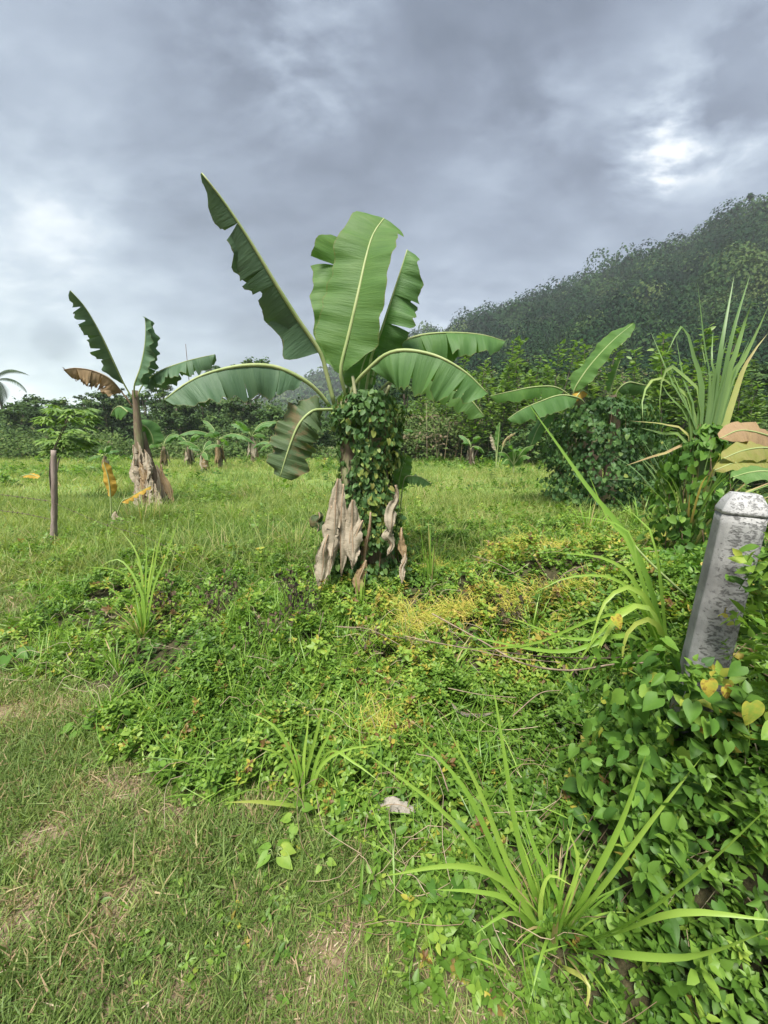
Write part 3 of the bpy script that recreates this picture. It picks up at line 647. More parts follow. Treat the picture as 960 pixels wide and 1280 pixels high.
# L3 pale leaf standing behind it
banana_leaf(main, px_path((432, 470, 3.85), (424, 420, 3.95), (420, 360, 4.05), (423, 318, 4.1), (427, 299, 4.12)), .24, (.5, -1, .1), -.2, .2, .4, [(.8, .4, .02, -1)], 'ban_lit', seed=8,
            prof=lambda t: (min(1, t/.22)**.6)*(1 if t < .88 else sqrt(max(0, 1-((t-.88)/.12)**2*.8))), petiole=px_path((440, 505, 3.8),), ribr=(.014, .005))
# L4 narrow upright leaf, curved, seen side on, right
banana_leaf(main, px_path((464, 448, 3.62), (476, 415, 3.60), (490, 372, 3.60), (502, 335, 3.60), (509, 312, 3.62)), .26, (-.8, -.55, .25), .55, .35, .7, [(.35, .5, .02, 1), (.6, .5, .015, 1)], 'ban_mid', seed=12, prof=lambda t: (min(1, t/.25)**.7)*sqrt(max(0, 1-max(0, (t-.4)/.6)**1.8)), petiole=px_path((455, 505, 3.65), (459, 478, 3.62)), ribr=(.015, .004), amp=.02)
# small fresh leaf low in the middle
banana_leaf(main, px_path((448, 488, 3.72), (452, 462, 3.78), (460, 440, 3.85), (466, 430, 3.9)), .17, (.1, -1, .3), .1, .2, .5, (), 'ban_lit', seed=14, petiole=px_path((447, 508, 3.68),), ribr=(.01, .004), seg=24)
# L5 rear arching leaf to the right
banana_leaf(main, px_path((482, 438, 3.95), (505, 426, 4.0), (532, 418, 4.05), (570, 416, 4.1), (605, 419, 4.15), (632, 427, 4.2)), .27, (0, -.30, 1), .75, .35, .55, [(.5, .5, .015, 1), (.72, .6, .02, 1), (.86, .5, .02, -1)], 'ban_mid', seed=17, petiole=px_path((458, 505, 3.8), (468, 462, 3.85)), amp=.02)
# L6 front arching leaf to the right, nearest
banana_leaf(main, px_path((462, 460, 3.42), (483, 443, 3.35), (508, 438, 3.3), (545, 445, 3.25), (580, 464, 3.22), (610, 492, 3.22)), .27, (-.05, -.62, 1), .95, .45, .5, [(.42, .5, .02, 1), (.6, .7, .025, 1), (.80, .8, .03, 1), (.72, .5, .02, -1)], 'ban_mid', seed=21, petiole=px_path((437, 502, 3.6), (444, 480, 3.52)), amp=.025, ribr=(.02, .005), WR=.32)
# short piece hanging under L6
banana_leaf(main, px_path((520, 468, 3.7), (552, 480, 3.65), (585, 497, 3.6), (606, 521, 3.6)), .16, (.1, -.5, 1), .9, .7, .4, [(.5, .6, .03, 1)], 'ban_lit', seed=22, petiole=px_path((460, 505, 3.75), (488, 476, 3.72)), seg=26, ribr=(.013, .004))
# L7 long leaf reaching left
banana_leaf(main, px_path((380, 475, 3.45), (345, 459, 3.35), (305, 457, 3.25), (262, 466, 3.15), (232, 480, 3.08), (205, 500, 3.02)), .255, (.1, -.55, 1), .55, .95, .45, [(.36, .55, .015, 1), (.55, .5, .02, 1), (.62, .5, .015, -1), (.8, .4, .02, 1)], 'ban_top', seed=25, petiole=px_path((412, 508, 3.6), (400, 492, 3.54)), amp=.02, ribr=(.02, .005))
# L8 old leaf hanging down at the left
banana_leaf(main, px_path((404, 512, 3.45), (390, 514, 3.38), (374, 530, 3.32), (362, 558, 3.28), (350, 596, 3.26)), .20, (-.35, -1, .35), .25, -.1, .5, [(.3, .5, .02, -1), (.55, .5, .03, -1), (.7, .6, .02, 1)], 'ban_old', seed=28, petiole=px_path((425, 512, 3.6),), amp=.03, prof=lambda t: (min(1, t/.2)**.6)*sqrt(max(0, 1-max(0, (t-.8)/.2)**2*.7)), ribr=(.014, .004))
# extra petioles cut short
for a_, b_ in (((470, 500, 3.7), (492, 476, 3.75)), ((445, 500, 3.5), (441, 470, 3.5)), ((478, 505, 3.6), (487, 482, 3.55))):
    mb = MB(); tube(mb, [P(*a_), P(*b_)], [.018, .013], 6, 7); mb.build('leaf_stalk', M['petiole'], main)
# dead leaves hanging at the foot
def at(px, py, f): return P(px, py, f)
for i, (px, y0, y1, f, w, m_) in enumerate(((428, 605, 720, 3.26, .13, 'ban_dead'), (415, 632, 700, 3.22, .12, 'ban_dead'), (440, 625, 705, 3.24, .12, 'ban_dead'), (408, 668, 742, 3.18, .09, 'ban_dead'), (450, 650, 712, 3.22, .09, 'ban_dead'), (462, 640, 745, 3.34, .07, 'ban_brown'),
                                       (495, 606, 672, 3.30, .09, 'ban_dead'), (488, 648, 694, 3.28, .07, 'ban_dead'), (500, 660, 705, 3.34, .05, 'ban_brown'), (508, 690, 730, 3.3, .05, 'ban_dead'), (456, 700, 748, 3.2, .07, 'ban_brown'), (398, 640, 665, 3.28, .08, 'ban_old'))):
    a_, b_ = at(px, y0, f), at(px-6+random.uniform(-8, 8), y1, f-.05)
    for k_ in range(2 if i < 3 else 1):
        ox, oz = (random.uniform(-.05, .05), random.uniform(-.12, .06)) if k_ else (0, 0)
        dead_drape(main, a_[0]+ox, a_[1]-.02*k_, a_[2]+oz, b_[2]+oz*.5, w*random.uniform(.6, .85), (random.uniform(-.5, .5), -1, .1), 100+i+k_*40, m_, (b_[0]-a_[0]+random.uniform(-.04, .04), b_[1]-a_[1]))
# vine over it
z0 = bz; prof = [(z0+.02, .42), (z0+.35, .36), (z0+.75, .27), (1.25, .24), (1.6, .30), (1.82, .31), (1.95, .17)]
vc = (bx+.10, MY+.02)
vine_mass('dense dark vine smothering the central banana stems from foot to crown', vc, prof, 7600, .050, 'vine_dark', 5, .85, .36, .58, lambda x, y, z: np.where((z < 1.45) & (z > .7), .22, .02)*(x > vc[0]-.05))
# sucker on the right
sk = P(505, 640, 3.9); sk_root = thing('banana_sucker', 'young banana sucker with one pale upright leaf right of the central plant', 'banana sucker', (sk[0], sk[1], float(gz(sk[0], sk[1]))))
banana_leaf(sk_root, px_path((498, 612, 3.85), (500, 595, 3.85), (504, 580, 3.88), (509, 567, 3.9)), .10, (-.4, -1, .1), .3, .1, .3, (), 'ban_lit', seed=31, seg=20, ribr=(.008, .003), petiole=px_path((500, 690, 3.9), (498, 640, 3.88)))
banana_leaf(sk_root, px_path((505, 600, 3.8), (515, 595, 3.78), (527, 597, 3.76), (539, 605, 3.75)), .09, (0, -.6, 1), .5, .3, .4, (), 'ban_mid', seed=32, seg=20, ribr=(.008, .003), petiole=px_path((500, 640, 3.85),))

# ================================================================== LEFT BANANA PLANT
LY = 8.0
lb = P(180, 638, LY); lroot = thing('banana_plant', 'slim banana plant on the left with a skirt of dried hanging leaves', 'banana plant', (lb[0], LY, float(gz(lb[0], LY))))
pseudostem(lroot, [(lb[0], LY, lroot.location.z-.05), P(174, 560, LY), P(169, 488, LY)], [.14, .085, .055])
pseudostem(lroot, [(lb[0]+.35, LY+.3, lroot.location.z-.05), P(190, 590, LY+.2), P(178, 540, LY+.1)], [.13, .10, .05])
banana_leaf(lroot, px_path((155, 480, 7.9), (142, 452, 7.7), (126, 418, 7.5), (107, 385, 7.3), (88, 363, 7.15)), .28, (.75, -.35, .6), 1.05, 1.0, .3, [(.3, .9, .03, -1), (.42, .7, .03, -1), (.55, .95, .05, -1), (.7, .7, .04, -1), (.85, .8, .04, -1)], 'ban_top', seed=41, petiole=px_path((167, 500, 8),), amp=.02)
banana_leaf(lroot, px_path((168, 482, 7.8), (176, 458, 7.8), (181, 432, 7.8), (182, 410, 7.8), (181, 396, 7.8)), .32, (-.85, -.4, .2), .9, .5, .5, [(.5, .5, .02, 1)], 'ban_top', seed=42, petiole=px_path((169, 500, 8),), prof=lambda t: (min(1, t/.15)**.6)*(1-.45*t)*sqrt(max(0, 1-max(0, (t-.7)/.3)**2)), amp=.03)
banana_leaf(lroot, px_path((178, 482, 8), (198, 465, 8), (225, 454, 8), (250, 447, 8), (269, 443, 8)), .33, (0, -.4, 1), .9, .5, .4, [(.4, .4, .02, 1), (.7, .6, .03, 1)], 'ban_top', seed=43, petiole=px_path((170, 502, 8),), amp=.03)
banana_leaf(lroot, px_path((152, 490, 7.9), (138, 474, 7.7), (118, 464, 7.55), (95, 460, 7.4), (80, 462, 7.3)), .30, (0, -.3, 1), 1.3, 1.1, .4, [(.25, .8, .04, -1), (.42, .9, .05, -1), (.6, .95, .05, -1), (.82, .97, .08, -1), (.5, .9, .04, 1)], 'ban_brown', 'ribdead', seed=44, petiole=px_path((165, 508, 8), (160, 500, 7.95)), amp=.03, crumple=.012)
banana_leaf(lroot, px_path((160, 515, 8.2), (150, 508, 8.3), (142, 512, 8.4), (138, 520, 8.4)), .26, (0, -.7, 1), .6, .6, .4, (), 'ban_mid', seed=45, seg=20)
banana_leaf(lroot, px_path((176, 530, 8.1), (184, 535, 8.2), (190, 545, 8.2), (192, 556, 8.2)), .26, (.2, -.9, .6), .4, .4, .4, (), 'ban_mid', seed=46, seg=20)
for i in range(34):
    t = random.random(); py = 552+t*62; px = 172+random.uniform(-7, 8)*(1+.9*t)+t*9; f = LY-.14-.20*t+random.uniform(0, .1); a_ = P(px, py, f); hh = random.uniform(.35, .75)
    dead_drape(lroot, a_[0], a_[1], a_[2], max(a_[2]-hh, .03), random.uniform(.05, .11), (random.uniform(-.6, .6), -1, .1), 200+i, random.choice(('ban_dead', 'ban_dead', 'ban_brown')), (random.uniform(-.08, .12), -.06), .006)
for i in range(6):
    a_ = P(194+random.uniform(-6, 8), 585+random.uniform(-10, 20), 8.15); dead_drape(lroot, a_[0], a_[1], a_[2], .03, random.uniform(.05, .09), (.6, -1, .1), 240+i, random.choice(('ban_dead', 'ban_brown')), (.18, -.05), .006)
# yellowing sucker left of it
yb = P(143, 660, 6.3); yroot = thing('banana_sucker', 'banana sucker with a yellow brown upright leaf and a dried stump', 'banana sucker', (yb[0], yb[1], float(gz(yb[0], yb[1]))))
banana_leaf(yroot, px_path((138, 622, 6.3), (137, 608, 6.3), (134, 592, 6.3), (129, 577, 6.3)), .11, (.5, -1, .1), .5, .3, .6, (), 'ban_yellow', seed=51, seg=20, petiole=px_path((140, 660, 6.3),), ribr=(.014, .005))
banana_leaf(yroot, px_path((152, 628, 6.25), (162, 622, 6.25), (174, 615, 6.2), (189, 607, 6.2)), .07, (0, -.6, 1), .5, .3, .6, (), 'ban_yellow', seed=52, seg=20, petiole=px_path((143, 655, 6.3),), ribr=(.012, .004))
for i in range(3):
    a_ = P(143+i*3, 640+i*3, 6.2); dead_drape(yroot, a_[0], a_[1], a_[2], max(a_[2]-.3, .02), .08, (.3, -1, .1), 260+i, 'ban_dead', (.05, -.02))

# ================================================================== RIGHT BANANA PLANT
RY = 8.0
rb = P(748, 612, RY); rroot = thing('banana_plant', 'banana plant on the right rising out of a round vine covered mound', 'banana plant', (rb[0], RY, float(gz(rb[0], RY))))
pseudostem(rroot, [(rb[0], RY, -.05), P(735, 540, RY), P(722, 494, RY)], [.2, .16, .09])
pseudostem(rroot, [(rb[0]+.3, RY+.1, -.05), P(768, 540, RY), P(765, 494, RY)], [.16, .13, .08])
banana_leaf(rroot, px_path((717, 490, 7.8), (728, 470, 7.75), (745, 448, 7.7), (768, 424, 7.65), (792, 404, 7.6)), .26, (-.75, -.75, .4), .2, -.45, .3, (), 'ban_lit', seed=61, petiole=px_path((720, 505, 7.9),))
banana_leaf(rroot, px_path((705, 489, 7.8), (690, 483, 7.7), (665, 484, 7.6), (640, 489, 7.5), (612, 495, 7.4)), .22, (0, -.5, 1), .8, .4, .4, [(.35, .4, .02, -1)], 'ban_lit', seed=62, petiole=px_path((718, 500, 7.9),))
banana_leaf(rroot, px_path((722, 497, 7.6), (700, 494, 7.5), (675, 502, 7.35), (652, 512, 7.25), (634, 524, 7.2)), .30, (.1, -.75, 1), .3, 1.0, .3, [(.4, .5, .02, 1)], 'ban_mid', seed=63, petiole=px_path((732, 505, 7.8),))
banana_leaf(rroot, px_path((692, 512, 7.7), (682, 522, 7.6), (672, 536, 7.55), (664, 556, 7.5)), .16, (-.5, -.8, .4), .5, .3, .4, (), 'ban_mid', seed=64, seg=22, petiole=px_path((712, 505, 7.8),))
banana_leaf(rroot, px_path((762, 492, 8), (766, 478, 8), (771, 462, 8), (776, 448, 8)), .14, (.8, -.7, .2), .4, .2, .4, (), 'ban_lit', seed=65, seg=22, petiole=px_path((764, 505, 8),))
banana_leaf(rroot, px_path((772, 488, 8), (785, 478, 8), (800, 480, 8), (814, 483, 8)), .24, (0, -.5, 1), 1.3, 1.1, .3, [(.5, .5, .03, 1)], 'ban_mid', seed=66, seg=24, petiole=px_path((768, 505, 8),))
banana_leaf(rroot, px_path((735, 492, 7.9), (728, 488, 7.8), (722, 494, 7.7), (716, 503, 7.7)), .14, (0, -.8, .6), .6, .6, .4, (), 'ban_yellow', seed=67, seg=20)
vine_mass('rounded mound of glossy dark vine under the banana plant on the right', (rb[0]-.02, RY), [(.0, .95), (.5, .98), (1.3, .95), (1.9, .85), (2.15, .6), (2.3, .22)], 7000, .085, 'vine_dark', 9, .8, .33, .42, None, 'vine mound', 'vine_mound', 14)

# ================================================================== small banana plants far out in the field
def small_banana(seed, n=6, H=1.1, leaf=1.3):
    rr = random.Random(seed); root = thing('banana_plant', 'x', 'banana plant', (0, 0, 0)); mb = MB(); tube(mb, [(0, 0, -.05), (0, 0, H)], [.13, .07], 8, 8, jit=.1); mb.build('trunk', M['stem'], root)
    for i in range(n):
        a = 2*pi*i/n+rr.uniform(-.4, .4); up = rr.uniform(.35, 1.3); d = np.array([cos(a), sin(a), 0]); L = leaf*rr.uniform(.8, 1.15); p = []; e = up; q = np.array([0, 0, H])
        for k in range(6): p.append(q.copy()); q = q+(d*cos(e)+np.array([0, 0, sin(e)]))*L/5; e -= rr.uniform(.15, .42)
        banana_leaf(root, p[1:], .20, (0, 0, 1) if up < 1 else tuple(-d+np.array([0, 0, .4])), .5, .5, .4, [(rr.uniform(.3, .8), .6, .04, rr.choice((-1, 1)))], rr.choice(('ban_mid', 'ban_lit', 'ban_mid')), seed=seed+i, seg=16, across=3, petiole=[p[0]])
    for i in range(7):
        a = rr.uniform(0, 2*pi); dead_drape(root, .13*cos(a), .13*sin(a), H*rr.uniform(.6, .95), rr.uniform(.05, .3), .12, (cos(a), sin(a), .1), seed*3+i, rr.choice(('ban_dead', 'ban_brown')), (.12*cos(a), .12*sin(a)))
    return root
protos = [small_banana(301), small_banana(350, 5, .9, 1.1), small_banana(377, 7, 1.3, 1.6)]
spots = [  # px, py of foot, distance, proto, scale, label
    (132, 577, 17, 1, .75, 'small banana plant with two short leaves left of the slim banana plant'),
    (206, 572, 19, 0, .95, 'little banana plant just right of the slim banana plant, foot in dead leaves'),
    (237, 574, 20, 1, 1.1, 'small banana plant below the tip of the long left reaching leaf'),
    (275, 574, 19, 2, 1.05, 'bushy banana plant below the middle of the long left reaching leaf'),
    (316, 567, 23, 0, 1.35, 'far banana plant with hanging brown leaf below the long left reaching leaf'),
    (345, 570, 21, 2, .8, 'low banana plant left of the old leaf hanging from the central plant'),
    (522, 560, 24, 0, 1.1, 'banana plant with withered leaves in the brush right of the central plant'),
    (588, 566, 20, 1, 1.05, 'young green banana plant alone at the field edge, middle right'),
    (932, 500, 14, 2, 1.0, 'banana plant half hidden behind the tall reed clump on the right'),
    (255, 583, 16.5, 1, .9, 'short banana plant in front of the bushy one in the left field'),
]
for i, (px, py, f, k, s, lab) in enumerate(spots):
    q = P(px, py, f); r = dup(protos[k], (q[0], q[1], float(gz(q[0], q[1]))), random.uniform(0, 6), s, lab, 'small banana plants along the far side of the field')
for p_ in protos:
    for ch in list(p_.children):
        for g_ in list(ch.children): bpy.data.objects.remove(g_)
        bpy.data.objects.remove(ch)
    bpy.data.objects.remove(p_)
# pink-brown dried plant and low yellow-green banana near (620,560)
q = P(622, 585, 13); pk = thing('banana_sucker', 'banana sucker with upright blade and pinkish dried leaves at the field edge', 'banana sucker', (q[0], q[1], 0))
banana_leaf(pk, px_path((622, 560, 13), (623, 548, 13), (624, 538, 13), (625, 528, 13)), .12, (.6, -1, .2), .5, .2, .3, (), 'ban_lit', seed=71, seg=16, petiole=px_path((620, 585, 13),))
banana_leaf(pk, px_path((620, 563, 13), (618, 556, 13), (616, 548, 13), (613, 543, 13)), .10, (.3, -1, .2), .5, .6, .3, (), 'ban_dead', seed=72, seg=16, petiole=px_path((620, 585, 13),))
banana_leaf(pk, px_path((628, 560, 13), (632, 550, 13), (638, 544, 13), (645, 541, 13)), .06, (0, -1, 1), .5, .6, .3, (), 'ban_brown', seed=73, seg=16, petiole=px_path((622, 585, 13),))
q = P(642, 590, 11.5); pk = thing('banana_sucker', 'low spreading yellow green banana sucker beside the right vine mound', 'banana sucker', (q[0], q[1], 0))
for i, (tx, ty) in enumerate(((622, 566), (628, 580), (650, 560), (668, 556), (664, 572), (640, 556))):
    banana_leaf(pk, px_path((642, 582, 11.5), ((642+tx)/2, (578+ty)/2-5, 11.3), (tx, ty, 11.1)), .13, (0, -.8, 1), .4, .4, .4, (), 'ban_lit', seed=80+i, seg=14, across=3, petiole=px_path((642, 592, 11.5),))

# ================================================================== coarse grass clumps
def blade(mb, pts, w, tint=.5, hint=None, fold=.25, n=16, taper=.12):
    path = spline(pts, n)
    if hint is None: hint = np.array([random.uniform(-.5, .5), -1, random.uniform(.2, 1.0)])
    T, N, A = frames(path, hint); V = []
    for i in range(n):
        t = i/(n-1); ww = w*.5*(min(1, .35+t/taper*.4) if t < taper*1.6 else 1)*max(0, 1-max(0, (t-.45)/.55)**1.7); 
        V += [path[i]-A[i]*ww+N[i]*ww*fold, path[i], path[i]+A[i]*ww+N[i]*ww*fold]
    F = []
    for i in range(n-1):
        for k in (0, 1): F.append((3*i+k, 3*i+k+1, 3*i+k+4, 3*i+k+3))
    mb.add(V, F, np.clip(np.full(len(V), tint)+np.repeat(np.linspace(0, .08, n), 3), 0, 1)); return mb
def px_clump(name, label, base_px, f0, blades, mat, cat='grass clump', group=None, extra=0, exh=.25, exw=.01, zb=None):
    b = P(base_px[0], base_px[1], f0); zz = float(gz(b[0], b[1])); mb = MB()
    for bl in blades:
        w = bl[0]*(1.25 if mat == 'coarse' else .85); pts = bl[1]; t = bl[2] if len(bl) > 2 else random.uniform(.3, .75)
        b0 = b+np.array([random.uniform(-.03, .03), random.uniform(-.02, .03), 0]); b0[2] = min(b0[2], float(gz(b0[0], b0[1]))+.06)-.03
        blade(mb, [b0]+[P(*p) for p in pts], w, t)
    auto_blades(mb, (b[0], b[1], zz), extra, exh, exw)
    return tag(mb.build(name, M[mat], loc=(b[0], b[1], zz)), label, cat, group)
def auto_blades(mb, b, n, h, w, spread=.05, lean=.8, tr=(.2, .8)):
    for i in range(n):
        a = random.uniform(0, 2*pi); r = random.uniform(0, spread); H = h*random.uniform(.55, 1.1); ln = random.uniform(.1, lean)*H; x, y = b[0]+r*cos(a), b[1]+r*sin(a); p = []
        dr = random.uniform(0, .35)*H*(ln/H)*(2.2 if random.random() < .25 else 1)
        for k in range(5):
            t = k/4; p.append((x+ln*t**1.5*cos(a), y+ln*t**1.5*sin(a), b[2]-.03+H*(t-.25*(ln/H)*t*t)-dr*t**3))
        dry = random.random() < .16
        blade(mb, p, w*random.uniform(.6, 1.2), random.uniform(.93, 1) if dry else random.uniform(*tr), (cos(a)*-.5, sin(a)*-.5-.3, 1), n=9)
def auto_clump(label, px, py, z, n, h, w, mat='coarse', spread=.06, lean=.8, group='coarse grass clumps in the creeper and field', f=None, tr=(.2, .8)):
    q = G(px, py, z) if f is None else P(px, py, f); b = (q[0], q[1], float(gz(q[0], q[1]))); mb = MB(); auto_blades(mb, b, n, h, w, spread, lean, tr)
    return tag(mb.build('grass_clump', M[mat], loc=b), label, 'grass clump', group)
GG = 'coarse grass clumps in the creeper and field'
# G1 foreground right
px_clump('grass_clump', 'largest broad bladed grass clump, foreground, reaching past the lower right edge', (690, 1180), .91, [
    (.014, ((650, 1060, .96), (628, 930, 1.02), (613, 835, 1.1)), .55), (.013, ((640, 1090, .95), (600, 990, .98), (555, 900, 1.02)), .7), (.014, ((635, 1100, .93), (580, 985, .95), (508, 908, 1.0)), .5),
    (.012, ((625, 1110, .92), (560, 1020, .95), (443, 930, 1.02)), .6), (.016, ((640, 1110, .90), (575, 1082, .88), (474, 1096, .86)), .7), (.012, ((640, 1130, .9), (600, 1115, .88), (540, 1112, .86)), .6),
    (.013, ((660, 1150, .86), (633, 1142, .82), (590, 1170, .78)), .5), (.017, ((735, 1110, .88), (775, 1030, .90), (812, 930, .92)), .6), (.017, ((750, 1110, .86), (810, 1030, .86), (878, 945, .88)), .75),
    (.019, ((770, 1160, .80), (870, 1090, .74), (985, 985, .70)), .6), (.018, ((770, 1165, .78), (850, 1140, .71), (980, 1152, .65)), .7), (.016, ((760, 1190, .76), (860, 1195, .69), (975, 1158, .62)), .6),
    (.014, ((730, 1170, .86), (780, 1165, .84), (852, 1152, .82)), .7), (.014, ((705, 1140, .9), (722, 1080, .92), (708, 1030, .95)), .8), (.013, ((690, 1200, .84), (660, 1230, .78), (622, 1276, .72)), .6),
    (.013, ((740, 1200, .84), (758, 1240, .78), (772, 1285, .73)), .7), (.012, ((675, 1140, .9), (686, 1095, .92), (720, 1110, .90)), .8), (.012, ((700, 1205, .82), (735, 1230, .76), (725, 1290, .7)), .9),
    (.010, ((680, 1190, .85), (676, 1230, .8), (678, 1272, .74)), .8), (.013, ((700, 1130, .92), (668, 1060, .97), (648, 985, 1.02)), .45), (.012, ((715, 1140, .93), (760, 1080, .98), (790, 1010, 1.05)), .4)], 'coarse', group=GG, extra=80, exh=.33, exw=.0075)
# G3 centre front
px_clump('grass_clump', 'bright grass tuft left of the fallen pale leaf, nearest the bare lawn', (378, 1000), 1.36, [
    (.012, ((392, 930, 1.4), (402, 890, 1.42), (414, 850, 1.46)), .7), (.012, ((380, 950, 1.4), (384, 915, 1.42), (386, 888, 1.45)), .8), (.011, ((370, 960, 1.38), (345, 910, 1.4), (306, 888, 1.44)), .6),
    (.012, ((365, 960, 1.36), (345, 940, 1.34), (308, 932, 1.33)), .75), (.011, ((396, 950, 1.4), (412, 915, 1.42), (420, 880, 1.45)), .6), (.010, ((400, 960, 1.38), (430, 938, 1.38), (478, 930, 1.38)), .7),
    (.012, ((352, 1005, 1.3), (320, 1002, 1.26), (282, 1003, 1.22)), .85), (.010, ((372, 950, 1.38), (366, 930, 1.4), (360, 915, 1.4)), .5), (.010, ((410, 940, 1.4), (445, 955, 1.34), (478, 980, 1.28)), .7)], 'coarse', group=GG, extra=50, exh=.17, exw=.006)
# G4 left tall tuft
px_clump('grass_clump', 'tall upright grass tuft in front of the yellowing sucker, left', (178, 792), 2.75, [
    (.014, ((176, 740, 2.8), (150, 700, 2.85), (118, 712, 2.8)), .6), (.014, ((172, 750, 2.8), (152, 715, 2.8), (100, 708, 2.8)), .6), (.013, ((178, 730, 2.85), (170, 690, 2.9), (150, 662, 2.95)), .7),
    (.013, ((182, 730, 2.85), (183, 690, 2.9), (180, 655, 2.95)), .5), (.013, ((188, 730, 2.85), (196, 690, 2.9), (206, 648, 2.95)), .7), (.012, ((192, 735, 2.85), (208, 695, 2.9), (226, 640, 2.95)), .6),
    (.012, ((185, 735, 2.85), (190, 705, 2.9), (196, 668, 2.95)), .8), (.012, ((170, 760, 2.75), (150, 745, 2.7), (125, 725, 2.7)), .6)], 'coarse', group=GG, extra=60, exh=.40, exw=.008)
auto_clump('small grass tuft just below the tall left tuft', 146, 842, 0, 22, .30, .011, spread=.05)
auto_clump('yellowish fine grass tuft left of the dead hanging banana leaves', 368, 690, .05, 46, .55, .009, 'field', .14, .6, tr=(.5, .92))
auto_clump('dark upright grass blades right of the dead hanging leaves', 538, 742, .1, 20, .62, .012, spread=.07, lean=.25)
auto_clump('slim pale blades standing in front of the dead leaves', 448, 722, .05, 8, .55, .014, f=3.05, spread=.06, lean=.15, tr=(.6, .95))
auto_clump('grass tuft in the meadow left of the right vine mound', 640, 640, .05, 26, .45, .015, spread=.12, lean=.5)
auto_clump('tall grass tuft right beneath the vine mound', 735, 660, .1, 34, .62, .018, spread=.2, lean=.7)
auto_clump('arching grass tuft between the mound and the reed clump', 800, 650, .15, 38, .70, .018, spread=.2, lean=.9)
auto_clump('grass tuft rising behind the yellow dodder mat', 690, 672, .15, 22, .40, .014, spread=.1, lean=.9)
auto_clump('grass tuft to the left of the concrete post behind the dodder', 868, 660, .3, 30, .55, .015, spread=.12, lean=.8)
auto_clump('grass tuft at the right frame edge beyond the post', 952, 700, .3, 26, .55, .016, spread=.1, lean=.8)
auto_clump('low grass tuft in the creeper near the left fence post', 95, 745, .0, 24, .22, .010, spread=.08, lean=.9)
auto_clump('low grass tuft in the creeper between the left tufts and the withered weeds', 262, 762, .05, 24, .25, .010, spread=.1, lean=.9)
auto_clump('small drooping tuft at the foot of the dead black weed', 330, 850, .05, 18, .20, .008, spread=.05, lean=1.0)
auto_clump('grass tuft in the meadow between the slim and the central banana plants', 290, 655, .0, 26, .45, .013, spread=.12, lean=.8)
auto_clump('stray tuft low on the lawn near the bottom edge', 200, 1245, .0, 12, .07, .006, spread=.03, lean=1.0)
auto_clump('rough tall grass hiding the left foot of the central banana plant', 400, 735, .05, 40, .50, .010, 'field', .16, .7)
auto_clump('rough tall grass hiding the right foot of the central banana plant', 492, 728, .05, 34, .46, .010, 'coarse', .14, .6)
auto_clump('tall pale grass around the foot of the slim banana plant', 178, 655, .05, 60, .75, .014, 'field', .45, .5)
auto_clump('loose arching grass between the small dodder patch and the dry stalks', 560, 840, .05, 30, .34, .009, spread=.12, lean=1.1)
auto_clump('loose arching grass in front of the yellow dodder mat', 665, 790, .12, 30, .36, .010, spread=.14, lean=1.1)
auto_clump('arching grass in the creeper below the sprawling clump', 740, 880, .2, 26, .30, .009, spread=.1, lean=1.1)
auto_clump('thin upright grass in the creeper right of the bright tuft', 480, 930, .04, 22, .26, .008, spread=.08, lean=.7)
auto_clump('wild grass tuft right of the withered blackened weed', 430, 820, .05, 26, .30, .008, spread=.1, lean=.8)
# G2 big sprawling clump left of post
px_clump('grass_clump', 'sprawling broad grass clump at the left side of the concrete post ', (862, 768), 1.72, [
    (.020, ((800, 700, 1.85), (735, 610, 2.0), (700, 560, 2.1), (655, 497, 2.2)), .35), (.017, ((790, 690, 1.8), (760, 650, 1.85), (735, 590, 1.9)), .5), (.018, ((800, 740, 1.7), (760, 700, 1.7), (690, 690, 1.7)), .6),
    (.020, ((805, 745, 1.62), (760, 748, 1.58), (735, 815, 1.52)), .8), (.020, ((815, 765, 1.6), (770, 775, 1.55), (725, 860, 1.5)), .8), (.022, ((820, 780, 1.55), (785, 790, 1.5), (775, 845, 1.48)), .85),
    (.016, ((800, 770, 1.62), (730, 800, 1.58), (625, 768, 1.6)), .5), (.016, ((790, 795, 1.58), (700, 815, 1.55), (560, 790, 1.55)), .5), (.014, ((800, 720, 1.7), (780, 660, 1.75), (700, 642, 1.8)), .5),
    (.014, ((820, 690, 1.75), (800, 650, 1.8), (775, 632, 1.85)), .6), (.013, ((790, 740, 1.66), (720, 720, 1.66), (660, 745, 1.66)), .7), (.013, ((800, 760, 1.6), (750, 790, 1.55), (690, 880, 1.5)), .7), (.012, ((780, 770, 1.6), (660, 806, 1.55), (540, 812, 1.5)), .6)], 'coarse', group=GG, extra=40, exh=.34, exw=.009)
mb = MB(); tube(mb, [P(858, 745, 1.80), P(800, 690, 1.9), P(740, 615, 2.02), P(700, 560, 2.12)], [.006, .007, .004], 14, 6)
tag(mb.build('leaning_grass', M['midrib'], loc=tuple(P(858, 745, 1.8))), 'thick green grass stalk leaning up to the left from beside the concrete post', 'grass stalk')
